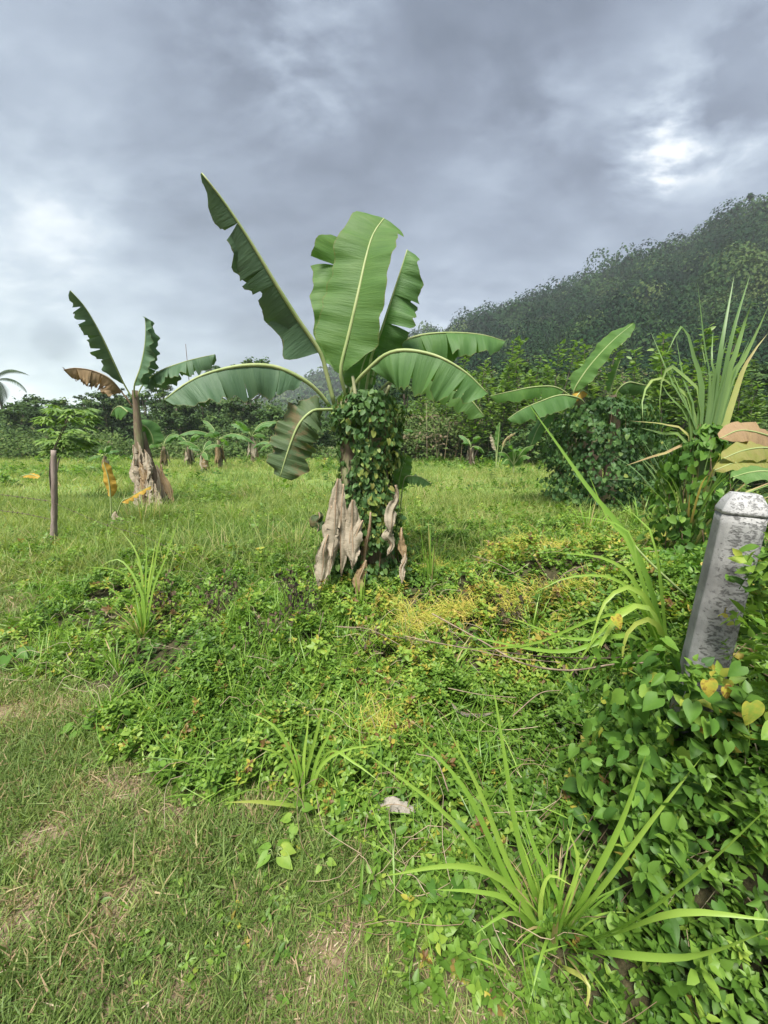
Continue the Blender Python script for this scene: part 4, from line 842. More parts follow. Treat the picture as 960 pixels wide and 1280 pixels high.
# reed clump, upper right
def Rd(x, y, f=3.4): return (780+x/4.572, 340+y/4.572, f)
px_clump('reed_clump', 'tall reed like grass clump on the right with broad upright blades against the hill', (868, 612), 3.4, [
    (.060, (Rd(440, 760), Rd(400, 500), Rd(335, 310, 3.35), Rd(245, 470, 3.2)), .5), (.045, (Rd(480, 740), Rd(455, 400), Rd(418, 40, 3.5)), .35), (.05, (Rd(510, 720), Rd(560, 400), Rd(632, 10, 3.6)), .4),
    (.05, (Rd(540, 740), Rd(620, 350), Rd(725, 0, 3.6)), .35), (.075, (Rd(560, 700), Rd(640, 450), Rd(700, 250, 3.5), Rd(740, 165, 3.4), Rd(775, 180, 3.3)), .6), (.075, (Rd(570, 720), Rd(680, 500), Rd(760, 340), Rd(823, 200, 3.4)), .65),
    (.055, (Rd(440, 800), Rd(380, 640), Rd(270, 540), Rd(210, 640, 3.2), Rd(205, 840, 3.1)), .8), (.045, (Rd(400, 850), Rd(320, 680), Rd(190, 605), Rd(110, 700, 3.2), Rd(108, 850, 3.1)), .8), (.045, (Rd(380, 900), Rd(300, 640), Rd(235, 470, 3.5)), .6),
    (.045, (Rd(400, 860), Rd(340, 620), Rd(295, 360, 3.5)), .5), (.04, (Rd(380, 920), Rd(250, 700), Rd(170, 560, 3.4)), .55), (.03, (Rd(380, 980), Rd(260, 880), Rd(30, 850, 3.0)), .9), (.03, (Rd(370, 1000), Rd(200, 920), Rd(90, 890, 3.0)), .7),
    (.03, (Rd(420, 1020), Rd(220, 1040), Rd(0, 1110, 2.9)), .95), (.028, (Rd(430, 1000), Rd(260, 600), Rd(148, 330, 3.6)), .5), (.07, (Rd(600, 800), Rd(700, 520), Rd(823, 350, 3.4)), .9), (.035, (Rd(505, 700), Rd(500, 500), Rd(510, 330, 3.6)), .5),
    (.05, (Rd(520, 740), Rd(540, 560), Rd(590, 380, 3.6)), .45), (.04, (Rd(490, 720), Rd(470, 560), Rd(440, 400, 3.5)), .55), (.05, (Rd(600, 700), Rd(640, 560), Rd(720, 380, 3.5)), .45)], 'reed', 'reed clump', extra=60, exh=1.4, exw=.018)
# second vine at foot of reeds
vb = P(880, 620, 3.3)
vine_mass('green heart leaved vine climbing the foot of the reed clump', (vb[0], vb[1]+.1), [(.0, .36), (.5, .34), (.9, .30), (1.3, .24), (1.65, .08)], 1500, .07, 'heart', 19, .9, .34, .42)

# ================================================================== broad-leaved sapling over the post
def big_leaf(parent, pts, W, hint, mat, seed, prof=None):
    return banana_leaf(parent, pts, W, hint, .12, .12, .25, (), mat, 'midrib', 18, 6, seed, prof or (lambda t: (min(1, t/.35)**.6)*sqrt(max(0, 1-max(0, (t-.4)/.6)**2))), .006, (.004, .0015))
M['teak_green'] = banana_mat('broadleaf_green', [(.2, (.07, .15, .04)), (.5, (.12, .23, .06)), (.8, (.2, .3, .1))], .3, .5, edge_amt=.2)
M['teak_red'] = banana_mat('broadleaf_rust', [(.2, (.26, .17, .09)), (.5, (.36, .24, .13)), (.8, (.42, .32, .15))], .3, .5, edge_amt=.3, tcol=(1.2, 1, .5))
M['teak_mix'] = banana_mat('broadleaf_olive', [(.25, (.16, .2, .04)), (.5, (.24, .25, .06)), (.75, (.32, .24, .1))], .3, .5, edge_amt=.3)
tb = P(1005, 700, 1.45); tr_ = thing('broadleaf_sapling', 'sapling with large rust and green leaves hanging just above the concrete post', 'sapling', (tb[0], tb[1], float(gz(tb[0], tb[1]))))
mb = MB(); tube(mb, [(tb[0], tb[1], float(gz(tb[0], tb[1]))-.02), P(1000, 640, 1.45), P(990, 560, 1.42), P(1000, 500, 1.4)], [.012, .009, .005], 12, 6); mb.build('trunk', M['twig'], tr_)
big_leaf(tr_, px_path((985, 555, 1.42), (955, 543, 1.38), (925, 538, 1.36), (900, 548, 1.34)), .052, (.1, -.8, .6), 'teak_red', 401)
big_leaf(tr_, px_path((990, 570, 1.40), (960, 560, 1.34), (930, 563, 1.31), (902, 574, 1.29)), .050, (.1, -.7, .8), 'teak_mix', 402)
big_leaf(tr_, px_path((990, 585, 1.38), (955, 576, 1.32), (920, 578, 1.29), (893, 588, 1.27)), .045, (.1, -.6, 1), 'teak_mix', 403)
big_leaf(tr_, px_path((1000, 600, 1.30), (965, 590, 1.24), (940, 590, 1.20), (914, 597, 1.18)), .046, (.1, -.6, 1), 'teak_green', 404)
big_leaf(tr_, px_path((1000, 540, 1.45), (985, 520, 1.43), (975, 505, 1.42)), .05, (.1, -.9, .4), 'teak_green', 405)

# ================================================================== concrete post
def concrete(name, white=False):
    m, nt = _mat(name); L = nt.links; tc = nt.nodes.new('ShaderNodeTexCoord')
    mp = nt.nodes.new('ShaderNodeMapping'); mp.inputs['Scale'].default_value = (1, 1, 1.6); mp.inputs['Rotation'].default_value = (0, .25, .3); L.new(tc.outputs['Object'], mp.inputs[0])
    n1 = noise(nt, 5, 6, .6, mp.outputs[0]); n2 = noise(nt, 75, 6, .68, mp.outputs[0], .2); n3 = noise(nt, 300, 3, .7, mp.outputs[0])
    base = ramp(nt, [(.32, (.15, .15, .143)), (.5, (.25, .25, .24)), (.68, (.37, .37, .355))] if not white else [(.3, (.30, .30, .30)), (.6, (.47, .47, .46))]); L.new(n1.outputs['Fac'], base.inputs[0])
    # pits and dark lichen, in the rough weathered band of the faces
    sx = nt.nodes.new('ShaderNodeSeparateXYZ'); L.new(tc.outputs['Object'], sx.inputs[0])
    band = nt.nodes.new('ShaderNodeMapRange'); band.inputs['From Min'].default_value = -.055; band.inputs['From Max'].default_value = -.015; L.new(sx.outputs[0], band.inputs['Value'])
    pit = nt.nodes.new('ShaderNodeMapRange'); pit.inputs['From Min'].default_value = .50; pit.inputs['From Max'].default_value = .62
    L.new(math_(nt, 'ADD', n2.outputs['Fac'], math_(nt, 'MULTIPLY', math_(nt, 'SUBTRACT', band.outputs[0], 1), .13)), pit.inputs['Value'])
    mx = nt.nodes.new('ShaderNodeMix'); mx.data_type = 'RGBA'; L.new(math_(nt, 'MULTIPLY', pit.outputs[0], .35 if white else .62), mx.inputs[0]); L.new(base.outputs[0], mx.inputs[6]); mx.inputs[7].default_value = (.06, .06, .057, 1)
    sp = nt.nodes.new('ShaderNodeMapRange'); sp.inputs['From Min'].default_value = .60; sp.inputs['From Max'].default_value = .66; L.new(n3.outputs['Fac'], sp.inputs['Value'])
    m2 = nt.nodes.new('ShaderNodeMix'); m2.data_type = 'RGBA'; L.new(math_(nt, 'MULTIPLY', sp.outputs[0], .6), m2.inputs[0]); L.new(mx.outputs[2], m2.inputs[6]); m2.inputs[7].default_value = (.16, .155, .15, 1)
    b = nt.nodes.new('ShaderNodeBsdfPrincipled'); b.inputs['Roughness'].default_value = .92; b.inputs['Specular IOR Level'].default_value = .2; L.new(m2.outputs[2], b.inputs['Base Color'])
    bp = nt.nodes.new('ShaderNodeBump'); bp.inputs['Strength'].default_value = .9; bp.inputs['Distance'].default_value = .004; bp.invert = True
    L.new(math_(nt, 'ADD', math_(nt, 'MULTIPLY', pit.outputs[0], 1.0), math_(nt, 'MULTIPLY', n3.outputs['Fac'], .5)), bp.inputs['Height']); L.new(bp.outputs[0], b.inputs['Normal'])
    o = nt.nodes.new('ShaderNodeOutputMaterial'); L.new(b.outputs[0], o.inputs['Surface']); return m
def post():
    w = .050; ch = .015; H = 1.392; zb = .2; px_, py_ = P(922, 640, 1.10)[0]-.058, 1.10
    root = thing('concrete_post', 'weathered grey concrete post with a whitewashed sloping cap at the right edge', 'post', (px_, py_, zb)); yaw = radians(-27)
    ring = [(-w, -w+ch), (-w+ch, -w), (w-ch, -w), (w, -w+ch), (w, w-ch), (w-ch, w), (-w+ch, w), (-w, w-ch)]
    def mk(name, levels, mat):
        V = []; F = []; nl = len(levels)
        for (z, s) in levels:
            for i, (x, y) in enumerate(ring):
                # subdivide edges lightly for worn, uneven arrises
                V.append((x*s, y*s, z-zb))
        # denser version: resample each ring
        V2 = []; m = 64
        for li, (z, s) in enumerate(levels):
            pts = np.array(ring+[ring[0]])*s; d = np.concatenate([[0], np.cumsum(np.linalg.norm(np.diff(pts, axis=0), axis=1))])
            for k in range(m):
                t = d[-1]*k/m; x = np.interp(t, d, pts[:, 0]); y = np.interp(t, d, pts[:, 1]); j = .0035*(float(fbm(np.array([k*.45+5]), np.array([z*22.]), 3)[0])-.5)
                r = sqrt(x*x+y*y)+1e-9; V2.append((x*(1+j/r), y*(1+j/r), z-zb))
        F = [(i*m+k, i*m+(k+1) % m, (i+1)*m+(k+1) % m, (i+1)*m+k) for i in range(nl-1) for k in range(m)]
        F += [tuple((nl-1)*m+k for k in range(m)), tuple(range(m))[::-1]]
        o = build(name, np.array(V2)+wl(root), F, mat, root, smooth=(name == 'shaft')); return o
    lv = [(zb+(H-.06-zb)*i/40, 1.0) for i in range(41)]
    shaft = mk('shaft', lv, concrete('rough_concrete'))
    cap = mk('cap', [(H-.058, 1.03), (H-.048, 1.03), (H-.022, .86), (H-.002, .62), (H, .58), (H+.001, .2)], concrete('whitewashed_concrete', True))
    root.rotation_euler = (0, radians(2.6), yaw)
    return root
post()

# ================================================================== wooden post, barbed wire
wb = P(66, 690, 5.2); wroot = thing('fence_post', 'thin weathered wooden fence post at the left in front of feathery leaves', 'post', (wb[0], 5.2, float(gz(wb[0], 5.2))))
mb = MB(); tube(mb, [(wb[0], 5.2, -.1), tuple((np.array([wb[0], 5.2, -.1])+P(67, 563, 5.2))/2+np.array([.012, 0, 0])), P(67, 563, 5.2)], [.040, .036, .032], 22, 10, jit=.25); mb.build('shaft', M['wood'], wroot)
def barbed(label, pts, r=.004):
    mb = MB(); path = spline(pts, 60); tube(mb, path[::2], r, 60, 4)
    for i in range(4, 58, 3):
        p = path[i]
        for k in range(3):
            a = random.uniform(0, pi); d = np.array([.1, cos(a), sin(a)])*.02; tube(mb, [p-d, p+d], .0022, 2, 3)
    return tag(mb.build('barbed_wire', M['wire'], smooth=False), label, 'wire', 'strands of barbed wire on the fence')
barbed('upper barbed wire strand running left from the wooden fence post', [P(66, 627, 5.18), P(30, 622, 5.5), P(-10, 617, 5.9), P(-60, 612, 6.4)])
barbed('lower barbed wire strand running left from the wooden fence post', [P(66, 650, 5.18), P(30, 642, 5.5), P(-10, 637, 5.9), P(-60, 630, 6.4)])
barbed('sagging barbed wire strand from the wooden post through the grass towards the concrete post', [P(66, 628, 5.18), P(130, 655, 4.7), P(195, 677, 4.2), P(290, 735, 3.5), P(400, 775, 2.8), P(520, 800, 2.2), P(700, 822, 1.6), P(868, 815, 1.12)], .0025)

# ================================================================== stalks, leaves, stones, weeds
def stalk(label, pts, r, mat='twig', cat='dry stalk', name='dry_stalk', group='dry stalks lying over the creeper'):
    mb = MB(); tube(mb, pts, r, 22, 5, jit=.15); return tag(mb.build(name, M[mat], loc=tuple(pts[0])), label, cat, group)
stalk('long grey dry stalk lying from the central creeper to the concrete post', [P(540, 767, 2.0), P(600, 800, 1.85), P(650, 828, 1.7), P(710, 838, 1.5), P(770, 830, 1.35), P(830, 828, 1.22)], [.004, .0045, .003])
stalk('straight pale stalk crossing under the long grey stalk', [P(505, 795, 2.0), P(580, 810, 1.85), P(640, 822, 1.7), P(700, 828, 1.55)], [.0025, .002])
stalk('thin bent dry stem dangling below the concrete post', [P(880, 890, 1.0), P(893, 915, .97), P(902, 945, .95)], [.002, .0015])
stalk('thin pale stem behind the foreground grass clump', [P(700, 1075, 1.0), P(735, 1030, 1.05), P(760, 985, 1.1)], [.002, .0015])
stalk('forked brown twig low in the creeper left of the dry stalks', [P(560, 860, 1.75), P(600, 868, 1.7), P(645, 872, 1.65)], [.0025, .0015])
stalk('pale twig standing near the dead black weed', [P(402, 840, 2.3), P(398, 800, 2.35), P(404, 765, 2.4)], [.003, .002])
stalk('thin dry stalk in the creeper below the dead hanging leaves', [P(420, 790, 2.4)+np.array([0, 0, .04]), (P(420, 790, 2.4)+P(500, 812, 2.1))/2+np.array([.02, .03, .06]), P(500, 812, 2.1)+np.array([0, 0, .03])], [.0028, .0018])
stalk('dry stalk lying on the far dodder patch', [P(590, 700, 3.2)+np.array([0, 0, .04]), (P(590, 700, 3.2)+P(660, 735, 2.8))/2+np.array([.02, .03, .06]), P(660, 735, 2.8)+np.array([0, 0, .03])], [.0028, .0018])
stalk('slanting dry stalk in front of the withered weeds on the left', [P(300, 830, 2.3)+np.array([0, 0, .04]), (P(300, 830, 2.3)+P(352, 880, 2.0))/2+np.array([.02, .03, .06]), P(352, 880, 2.0)+np.array([0, 0, .03])], [.0028, .0018])
stalk('short dry stalk in the creeper above the foreground clump', [P(640, 905, 1.5)+np.array([0, 0, .04]), (P(640, 905, 1.5)+P(700, 870, 1.6))/2+np.array([.02, .03, .06]), P(700, 870, 1.6)+np.array([0, 0, .03])], [.0028, .0018])
stalk('dry stalk beside the pale fallen leaf', [P(560, 1000, 1.25)+np.array([0, 0, .04]), (P(560, 1000, 1.25)+P(520, 950, 1.35))/2+np.array([.02, .03, .06]), P(520, 950, 1.35)+np.array([0, 0, .03])], [.0028, .0018])
# pale fallen leaf
fl = P(490, 1028, 1.27); fz = float(gz(fl[0], fl[1])); froot = thing('fallen_leaf', 'pale crumpled dead leaf on the ground in the creeper, foreground centre', 'fallen leaf', (fl[0], fl[1], fz))
M['pale'] = banana_mat('pale_dry_leaf', [(.2, (.24, .20, .16)), (.5, (.37, .33, .28)), (.8, (.50, .46, .40))], .1, .9, edge_amt=.2)
banana_leaf(froot, [(fl[0]-.09, fl[1], fz+.06), (fl[0]-.03, fl[1]+.01, fz+.085), (fl[0]+.03, fl[1], fz+.10), (fl[0]+.09, fl[1]-.005, fz+.075)], .030, (0, -.7, 1), .3, .4, .6, [(.4, .5, .02, 1)], 'pale', 'ribdead', 22, 5, 501, None, .004, (.0018, .001), 'leaf', .003)
fl = P(590, 858, 1.78); fz = float(gz(fl[0], fl[1]))+.05; froot = thing('fallen_leaf', 'small folded straw coloured leaf on the creeper above the foreground grass clump', 'fallen leaf', (fl[0], fl[1], fz))
banana_leaf(froot, [(fl[0]-.10, fl[1]+.02, fz+.09), (fl[0]-.04, fl[1], fz+.05), (fl[0]+.05, fl[1], fz+.04), (fl[0]+.12, fl[1], fz+.05)], .022, (0, -.5, 1), .9, .9, .5, (), 'pale', 'ribdead', 14, 3, 502, None, .004, (.0015, .001))
# yellow leaves by the post
def yleaf(label, px, py, f, s, d, n, tint=.97):
    v, fs = leaf_hi(.42, .25, -.3, True, .04); v2 = np.vstack([v]); q = P(px, py, f); R = frame_from(np.array([d], float), np.array([n], float))[0]
    o = build('yellow_leaf', xform(v2, R, s, q), fs, M['heart'], tint=np.full(len(v), tint), smooth=True, loc=tuple(q)); m = o.modifiers.new('s', 'SUBSURF'); m.levels = 2; m.render_levels = 2
    return tag(o, label, 'leaf', 'yellowed vine leaves beside the concrete post')
yleaf('yellow leaf with a brown spot at the foot of the concrete post', 884, 850, .88, .050, (.2, -.3, -1), (-.2, -1, .4))
yleaf('orange yellow leaf touching the one at the foot of the post', 905, 858, .87, .042, (.5, -.2, -1), (.1, -1, .4), .985)
yleaf('drooping lime yellow leaf below and right of the concrete post', 938, 878, .82, .068, (.1, -.2, -1), (0, -1, .3), .92)
yleaf('small yellow leaf left of the concrete post', 768, 770, 1.5, .06, (.3, -.4, -.6), (0, -1, .5), .96)
# pebbles near the foreground clump
pc = G(605, 1232); mbs = []
for i in range(38):
    x = pc[0]+random.gauss(0, .06); y = pc[1]+random.gauss(0, .035); r = random.uniform(.003, .008)*(1.5 if i < 5 else 1)
    V = []; 
    for a in range(5):
        th = pi*a/4
        for b in range(7): rr_ = r*random.uniform(.75, 1.1); V.append((x+rr_*sin(th)*cos(2*pi*b/7), y+rr_*sin(th)*sin(2*pi*b/7), float(gz(x, y))+r*.3+rr_*.7*cos(th)))
    mbs.append((np.array(V), [(a*7+b, (a+1)*7+b, (a+1)*7+(b+1) % 7, a*7+(b+1) % 7) for a in range(4) for b in range(7)]))
for i, (V, F) in enumerate(mbs[:5]):
    c_ = V.mean(0); tag(build('pebble', V, F, M['stone'], loc=tuple(c_)), 'small pale pebble in the bare soil below the foreground grass clump', 'pebble', 'loose pebbles by the foreground clump')
mb = MB()
for V, F in mbs[5:]: mb.add(V, F)
kind(mb.build('gravel', M['stone'], smooth=False), 'stuff', 'fine gravel in the bare soil patch')
# dead dark weed, left of centre
def dead_weed(label, px, py, f, h, n, seed, tint=(0, .5), leafs=120):
    rr = random.Random(seed); b = P(px, py, f); b[2] = float(gz(b[0], b[1])); root = thing('withered_weed', label, 'dead weed', tuple(b)); mb = MB(); ends = []
    for i in range(n):
        a = rr.uniform(0, 2*pi); p = b+np.array([rr.uniform(-.08, .08), rr.uniform(-.05, .05), 0]); pts = [p.copy()]
        for k in range(4):
            p = p+np.array([cos(a)*.05*rr.uniform(.2, 1.3), sin(a)*.04, h/4*rr.uniform(.7, 1.2)]); pts.append(p.copy()); a += rr.uniform(-1, 1); ends.append(p.copy())
        tube(mb, pts, [.004, .0015], 9, 4, rr.uniform(*tint), cap=False)
    mb.build('stems', M['blacktwig'], root, False)
    idx = [ends[rr.randrange(len(ends))]+np.array([rr.gauss(0, .03), rr.gauss(0, .03), rr.gauss(0, .05)]) for _ in range(leafs)]
    rng = np.random.default_rng(seed); N = len(idx); v, fs = leaf_tpl(.3, fold=.9, curl=-.5)
    o = scatter('withered_leaves', [(v, fs, np.zeros(len(v)))], np.array(idx), frame_from(rng.normal(0, .5, (N, 3))+np.array([0, 0, -1]), rng.normal(0, 1, (N, 3))), rng.uniform(.02, .05, N), rng.uniform(tint[0], tint[1]+.3, N), M['blacktwig'], rng)
    o.data.transform(__import__('mathutils').Matrix.Translation(-Vector(root.location))); o.parent = root
    return root
dead_weed('withered blackened weed standing left of the dead hanging leaves', 372, 812, 2.75, .42, 16, 5)
dead_weed('brown withered weed stems further left in the creeper', 270, 800, 2.9, .36, 14, 6, (.4, .9), 60)
dead_weed('small withered brown weed in the creeper below the yellow leaves', 325, 830, 2.5, .28, 10, 8, (.5, 1), 50)
dead_weed('brown withered weed by the small grass tuft on the left', 205, 770, 3.1, .34, 12, 15, (.4, .9), 60)
dead_weed('withered brown stems behind the small forked twig', 470, 800, 2.4, .22, 10, 16, (.5, 1), 40)
dead_weed('brown dead weed under the edge of the widest yellow dodder mat', 640, 745, 2.75, .24, 14, 17, (.3, .9), 70)
dead_weed('withered weed between the dodder and the sprawling clump', 745, 765, 2.0, .22, 12, 18, (.4, 1), 50)
# broad-leaved seedlings
def seedling(label, px, py, z, leaves, s, tint=.6, h=.08, f=None, mat='heart'):
    q = G(px, py, z) if f is None else P(px, py, f); b = np.array([q[0], q[1], float(gz(q[0], q[1]))]); root = thing('seedling', label, 'seedling', tuple(b), 'broad leaved seedlings'); mb = MB(); v, fs = leaf_hi(.36, .18, -.2, True, .02); P_ = []
    for i in range(leaves):
        a = 2*pi*i/leaves*1.3+random.uniform(-.4, .4); hh = h*random.uniform(.5, 1.1); p = b+np.array([cos(a)*s*.5, sin(a)*s*.5, hh]); tube(mb, [b, b*.4+p*.6+np.array([0, 0, .3*h]), p], [.0018, .0012], 7, 4, cap=False)
        D = np.array([[cos(a), sin(a), -.25]]); Nn = np.array([[cos(a)*.2, sin(a)*.2-.35, 1.]]); P_.append((xform(v, frame_from(D, Nn)[0], s*random.uniform(.7, 1.15), p), fs, tint+random.uniform(-.15, .15)))
    mb.build('stems', M['midrib'], root)
    for V_, F_, t_ in P_: build('leaf', V_, F_, M[mat], root, tint=np.full(len(V_), t_), smooth=True)
    return root
seedling('pale green seedling with rounded insect eaten leaves right of the bare lawn patch', 345, 1085, 0, 6, .055, .8, .10)
seedling('broad leaved seedling under the bright grass tuft', 372, 1040, 0, 5, .05, .65, .09)
seedling('four leaved seedling on the lawn, left', 102, 915, 0, 5, .075, .6, .06)
seedling('broad leaved seedling at the left frame edge', 15, 828, 0, 5, .11, .45, .08)
seedling('broad leaved weed at the foot of the wooden fence post', 58, 712, 0, 7, .13, .4, .12)
seedling('seedling with heart leaves left of the foreground grass clump', 575, 1120, 0, 6, .055, .6, .12)
seedling('seedling with big heart leaves hanging beside the foreground clump', 555, 1150, 0, 5, .06, .5, .10)
seedling('heart leaved seedling in the creeper below the dry stalks', 420, 858, .05, 5, .07, .6, .14)
seedling('small seedling near the bottom edge of the lawn', 405, 1095, 0, 4, .035, .75, .07)
# banana leaf offcut lying in the field, left
fl = P(30, 598, 9.0); froot = thing('fallen_leaf', 'yellow green leaf lying in the meadow beyond the left fence', 'fallen leaf', (fl[0], fl[1], float(gz(fl[0], fl[1]))))
banana_leaf(froot, px_path((28, 595, 9), (38, 593, 8.95), (50, 597, 8.9)), .08, (0, -.8, 1), .3, .3, .3, (), 'ban_yellow', seed=9, seg=12)

# ================================================================== papaya-like plant behind the wooden post
def feathery():
    b = P(60, 600, 8.5); root = thing('cassava_shrub', 'feathery pale green shrub behind the wooden fence post', 'shrub', (b[0], b[1], 0)); mb = MB(); rr = random.Random(4); tips = []
    for i in range(6):
        a = rr.uniform(0, 6.3); p0 = np.array([b[0], b[1], 0]); p1 = p0+np.array([cos(a)*.25, sin(a)*.25, 1.0]); p2 = p0+np.array([cos(a)*rr.uniform(.3, 1.2), sin(a)*.6, rr.uniform(1.1, 2.2)]); tube(mb, [p0, p1, p2], [.014, .007], 10, 6); tips.append(p2)
    mb.build('trunk', M['bark'], root); pos = []; D = []
    for t in tips:
        for k in range(17):
            a = rr.uniform(0, 6.3); e = rr.uniform(-.9, .8); L = rr.uniform(.25, .5); c = t+np.array([cos(a)*cos(e), sin(a)*cos(e), sin(e)*.6])*L
            for j in range(9):
                aa = a+(j-4)*.42; pos.append(c); D.append((cos(aa), sin(aa), rr.uniform(-.35, .05)))
    N = len(pos); rng = np.random.default_rng(3); v, fs = leaf_tpl(.13, fold=.2, curl=-.25)
    o = scatter('leaves', [(v, fs, np.zeros(len(v)))], np.array(pos), frame_from(np.array(D), np.tile((0, -.2, 1.), (N, 1))+rng.normal(0, .2, (N, 3))), rng.uniform(.16, .28, N), rng.uniform(.2, .9, N), M['sapling'], rng)
    o.data.transform(__import__('mathutils').Matrix.Translation(-Vector(root.location))); o.parent = root
feathery()

# ================================================================== trees
def cards(centres, outn, size, rng, asp=.55, jit=.55):
    N = len(centres); D = unit(rng.normal(0, 1, (N, 3))); n = unit(outn+rng.normal(0, jit, (N, 3))); R = frame_from(np.cross(n, D), n); s = size*rng.uniform(.6, 1.3, N)
    t = np.array([(0, -.5, 0), (asp/2, 0, .05), (0, .5, 0), (-asp/2, 0, .05)]); V = np.einsum('nij,vj->nvi', R, t)*s[:, None, None]+centres[:, None, :]
    F = (np.arange(N)*4)[:, None]+np.arange(4)[None]; return V.reshape(-1, 3), F
def crown(blobs, n, size, rng, asp=.55):
    """leaf cards in ragged clumps; each blob = (x,y,z,rx,rz)"""
    C_ = []; O = []; T = []; B = np.array(blobs); wv = (B[:, 3]**2*B[:, 4]); wv = wv/wv.sum(); nsub = max(6, n//45)
    bi = rng.choice(len(B), nsub, p=wv); d = unit(rng.normal(0, 1, (nsub, 3))); d[:, 2] = np.abs(d[:, 2])*1.0-.35*rng.uniform(0, 1, nsub); r = rng.uniform(.55, 1.08, nsub)
    cc = B[bi, :3]+d*r[:, None]*np.stack([B[bi, 3], B[bi, 3], B[bi, 4]], 1); cr = rng.uniform(.16, .34, nsub)*B[bi, 3]; ct = rng.uniform(.15, .75, nsub)
    si = rng.integers(0, nsub, n); dd = unit(rng.normal(0, 1, (n, 3))); q = cc[si]+dd*(cr[si]*rng.uniform(.3, 1.1, n))[:, None]*np.array([1, 1, .7])
    V, F = cards(q, dd*.5+d[si]*.4+np.array([0, 0, .7]), size, rng, asp); return V, F, np.repeat(np.clip(ct[si]+rng.normal(0, .12, n), 0, 1), 4)
def tree_proto(seed, H, blobs, n, size, mat, tr=.16, limbs=6):
    rng = np.random.default_rng(seed); root = thing('tree', 'x', 'tree', (0, 0, 0)); mb = MB(); tube(mb, [(0, 0, -.3), (rng.normal(0, .15), 0, H*.35), (rng.normal(0, .3), rng.normal(0, .3), H*.75)], [tr, tr*.7, tr*.35], 10, 7, jit=.1)
    for i in range(limbs):
        b = blobs[i % len(blobs)]; tube(mb, [(0, 0, H*rng.uniform(.25, .5)), (b[0]*.5, b[1]*.5, b[2]*.75), (b[0]+rng.normal(0, .4), b[1]+rng.normal(0, .4), b[2]+rng.normal(0, .4))], [tr*.45, tr*.12], 8, 5, cap=False)
    mb.build('trunk', M['bark'], root); V, F, t = crown(blobs, n, size, rng); build('crown', V, F, M[mat], root, tint=t); return root
TP = {
 'round': tree_proto(1, 6, [(0, 0, 4.6, 1.7, 1.3), (1.3, .3, 3.9, 1.3, 1.1), (-1.3, 0, 3.8, 1.4, 1.1), (.2, .6, 3.0, 1.8, 1.2), (0, -.6, 2.0, 1.9, 1.2)], 5200, .30, 'tree'),
 'wide': tree_proto(2, 6, [(-1.6, 0, 3.4, 1.5, 1.0), (0, .3, 4.2, 1.5, 1.1), (1.7, 0, 3.7, 1.4, 1.0), (2.8, .4, 2.8, 1.2, 1.0), (-2.6, 0, 2.3, 1.4, 1.2), (.6, -.5, 2.1, 2.0, 1.3)], 6200, .30, 'tree_mid'),
 'tall': tree_proto(3, 9, [(0, 0, 7.6, 1.2, 1.2), (.8, 0, 6.5, 1.2, 1.0), (-.9, .2, 6.0, 1.3, 1.1), (.1, 0, 4.8, 1.5, 1.2), (0, 0, 3.2, 1.6, 1.4)], 4800, .28, 'tree'),
 'airy': tree_proto(4, 9, [(-1.4, 0, 7.2, 1.3, .55), (.9, 0, 7.9, 1.5, .5), (2.2, 0, 6.8, 1.2, .5), (0, .5, 6.1, 1.3, .6), (-2.3, 0, 5.6, 1.1, .5), (1.2, 0, 5.0, 1.3, .6)], 2300, .26, 'tree_mid', .14, 9),
 'bush': tree_proto(5, 3, [(0, 0, 1.6, 1.3, 1.1), (1.0, .2, 1.2, 1.1, .9), (-1.1, 0, 1.1, 1.2, .9), (0, -.4, .7, 1.6, .8)], 3600, .20, 'tree_mid', .07, 5),
}
# px, py of top, distance, kind, label
TREES = [
 (22, 503, 36, 'round', 'dense dark tree at the far left edge beneath the palm fronds'),
 (75, 497, 40, 'wide', 'broad green tree behind the feathery shrub'),
 (104, 490, 44, 'tall', 'slender dark tree left of the withered brown banana leaf'),
 (128, 488, 40, 'round', 'rounded dark tree just below the withered brown banana leaf'),
 (146, 484, 42, 'tall', 'dark tree touching the slim banana trunk from the left'),
 (200, 462, 42, 'airy', 'tall thin crowned tree behind the right leaf of the slim banana plant'),
 (222, 492, 38, 'round', 'dark tree low behind the right leaf of the slim banana plant'),
 (252, 488, 40, 'wide', 'broad dark tree below the small coconut palm'),
 (306, 446, 46, 'airy', 'tallest airy tree with flat layered crown above the long left leaf'),
 (300, 492, 38, 'round', 'dark rounded tree under the long left reaching leaf'),
 (340, 505, 36, 'wide', 'bushy tree behind the hanging old leaf of the central plant'),
 (372, 508, 33, 'round', 'tree filling the gap left of the central vine column'),
 (395, 512, 30, 'bush', 'green bush right against the central vine column on its left'),
 (178, 488, 46, 'wide', 'tree behind the trunk of the slim banana plant'),
 (48, 494, 46, 'round', 'second dark tree from the left edge, crown above the fence post'),
 (508, 470, 30, 'wide', 'brushy tree right of the central vine column'),
 (545, 455, 36, 'wide', 'green tree between the two arching leaves of the central plant'),
 (600, 462, 34, 'round', 'tree behind the tip of the front arching leaf'),
 (652, 452, 32, 'wide', 'spreading tree behind the left leaves of the right banana plant'),
 (820, 470, 24, 'wide', 'dark tree between the right banana plant and the reed clump'),
 (905, 470, 26, 'round', 'dark tree right behind the reed clump'),
 (950, 450, 26, 'wide', 'dark tree at the right frame edge above the rust coloured leaves'),
 (735, 465, 30, 'round', 'tree behind the upright leaf of the right banana plant'),
]
TOPS = {'round': 5.9, 'wide': 5.3, 'tall': 8.8, 'airy': 8.5, 'bush': 2.8}
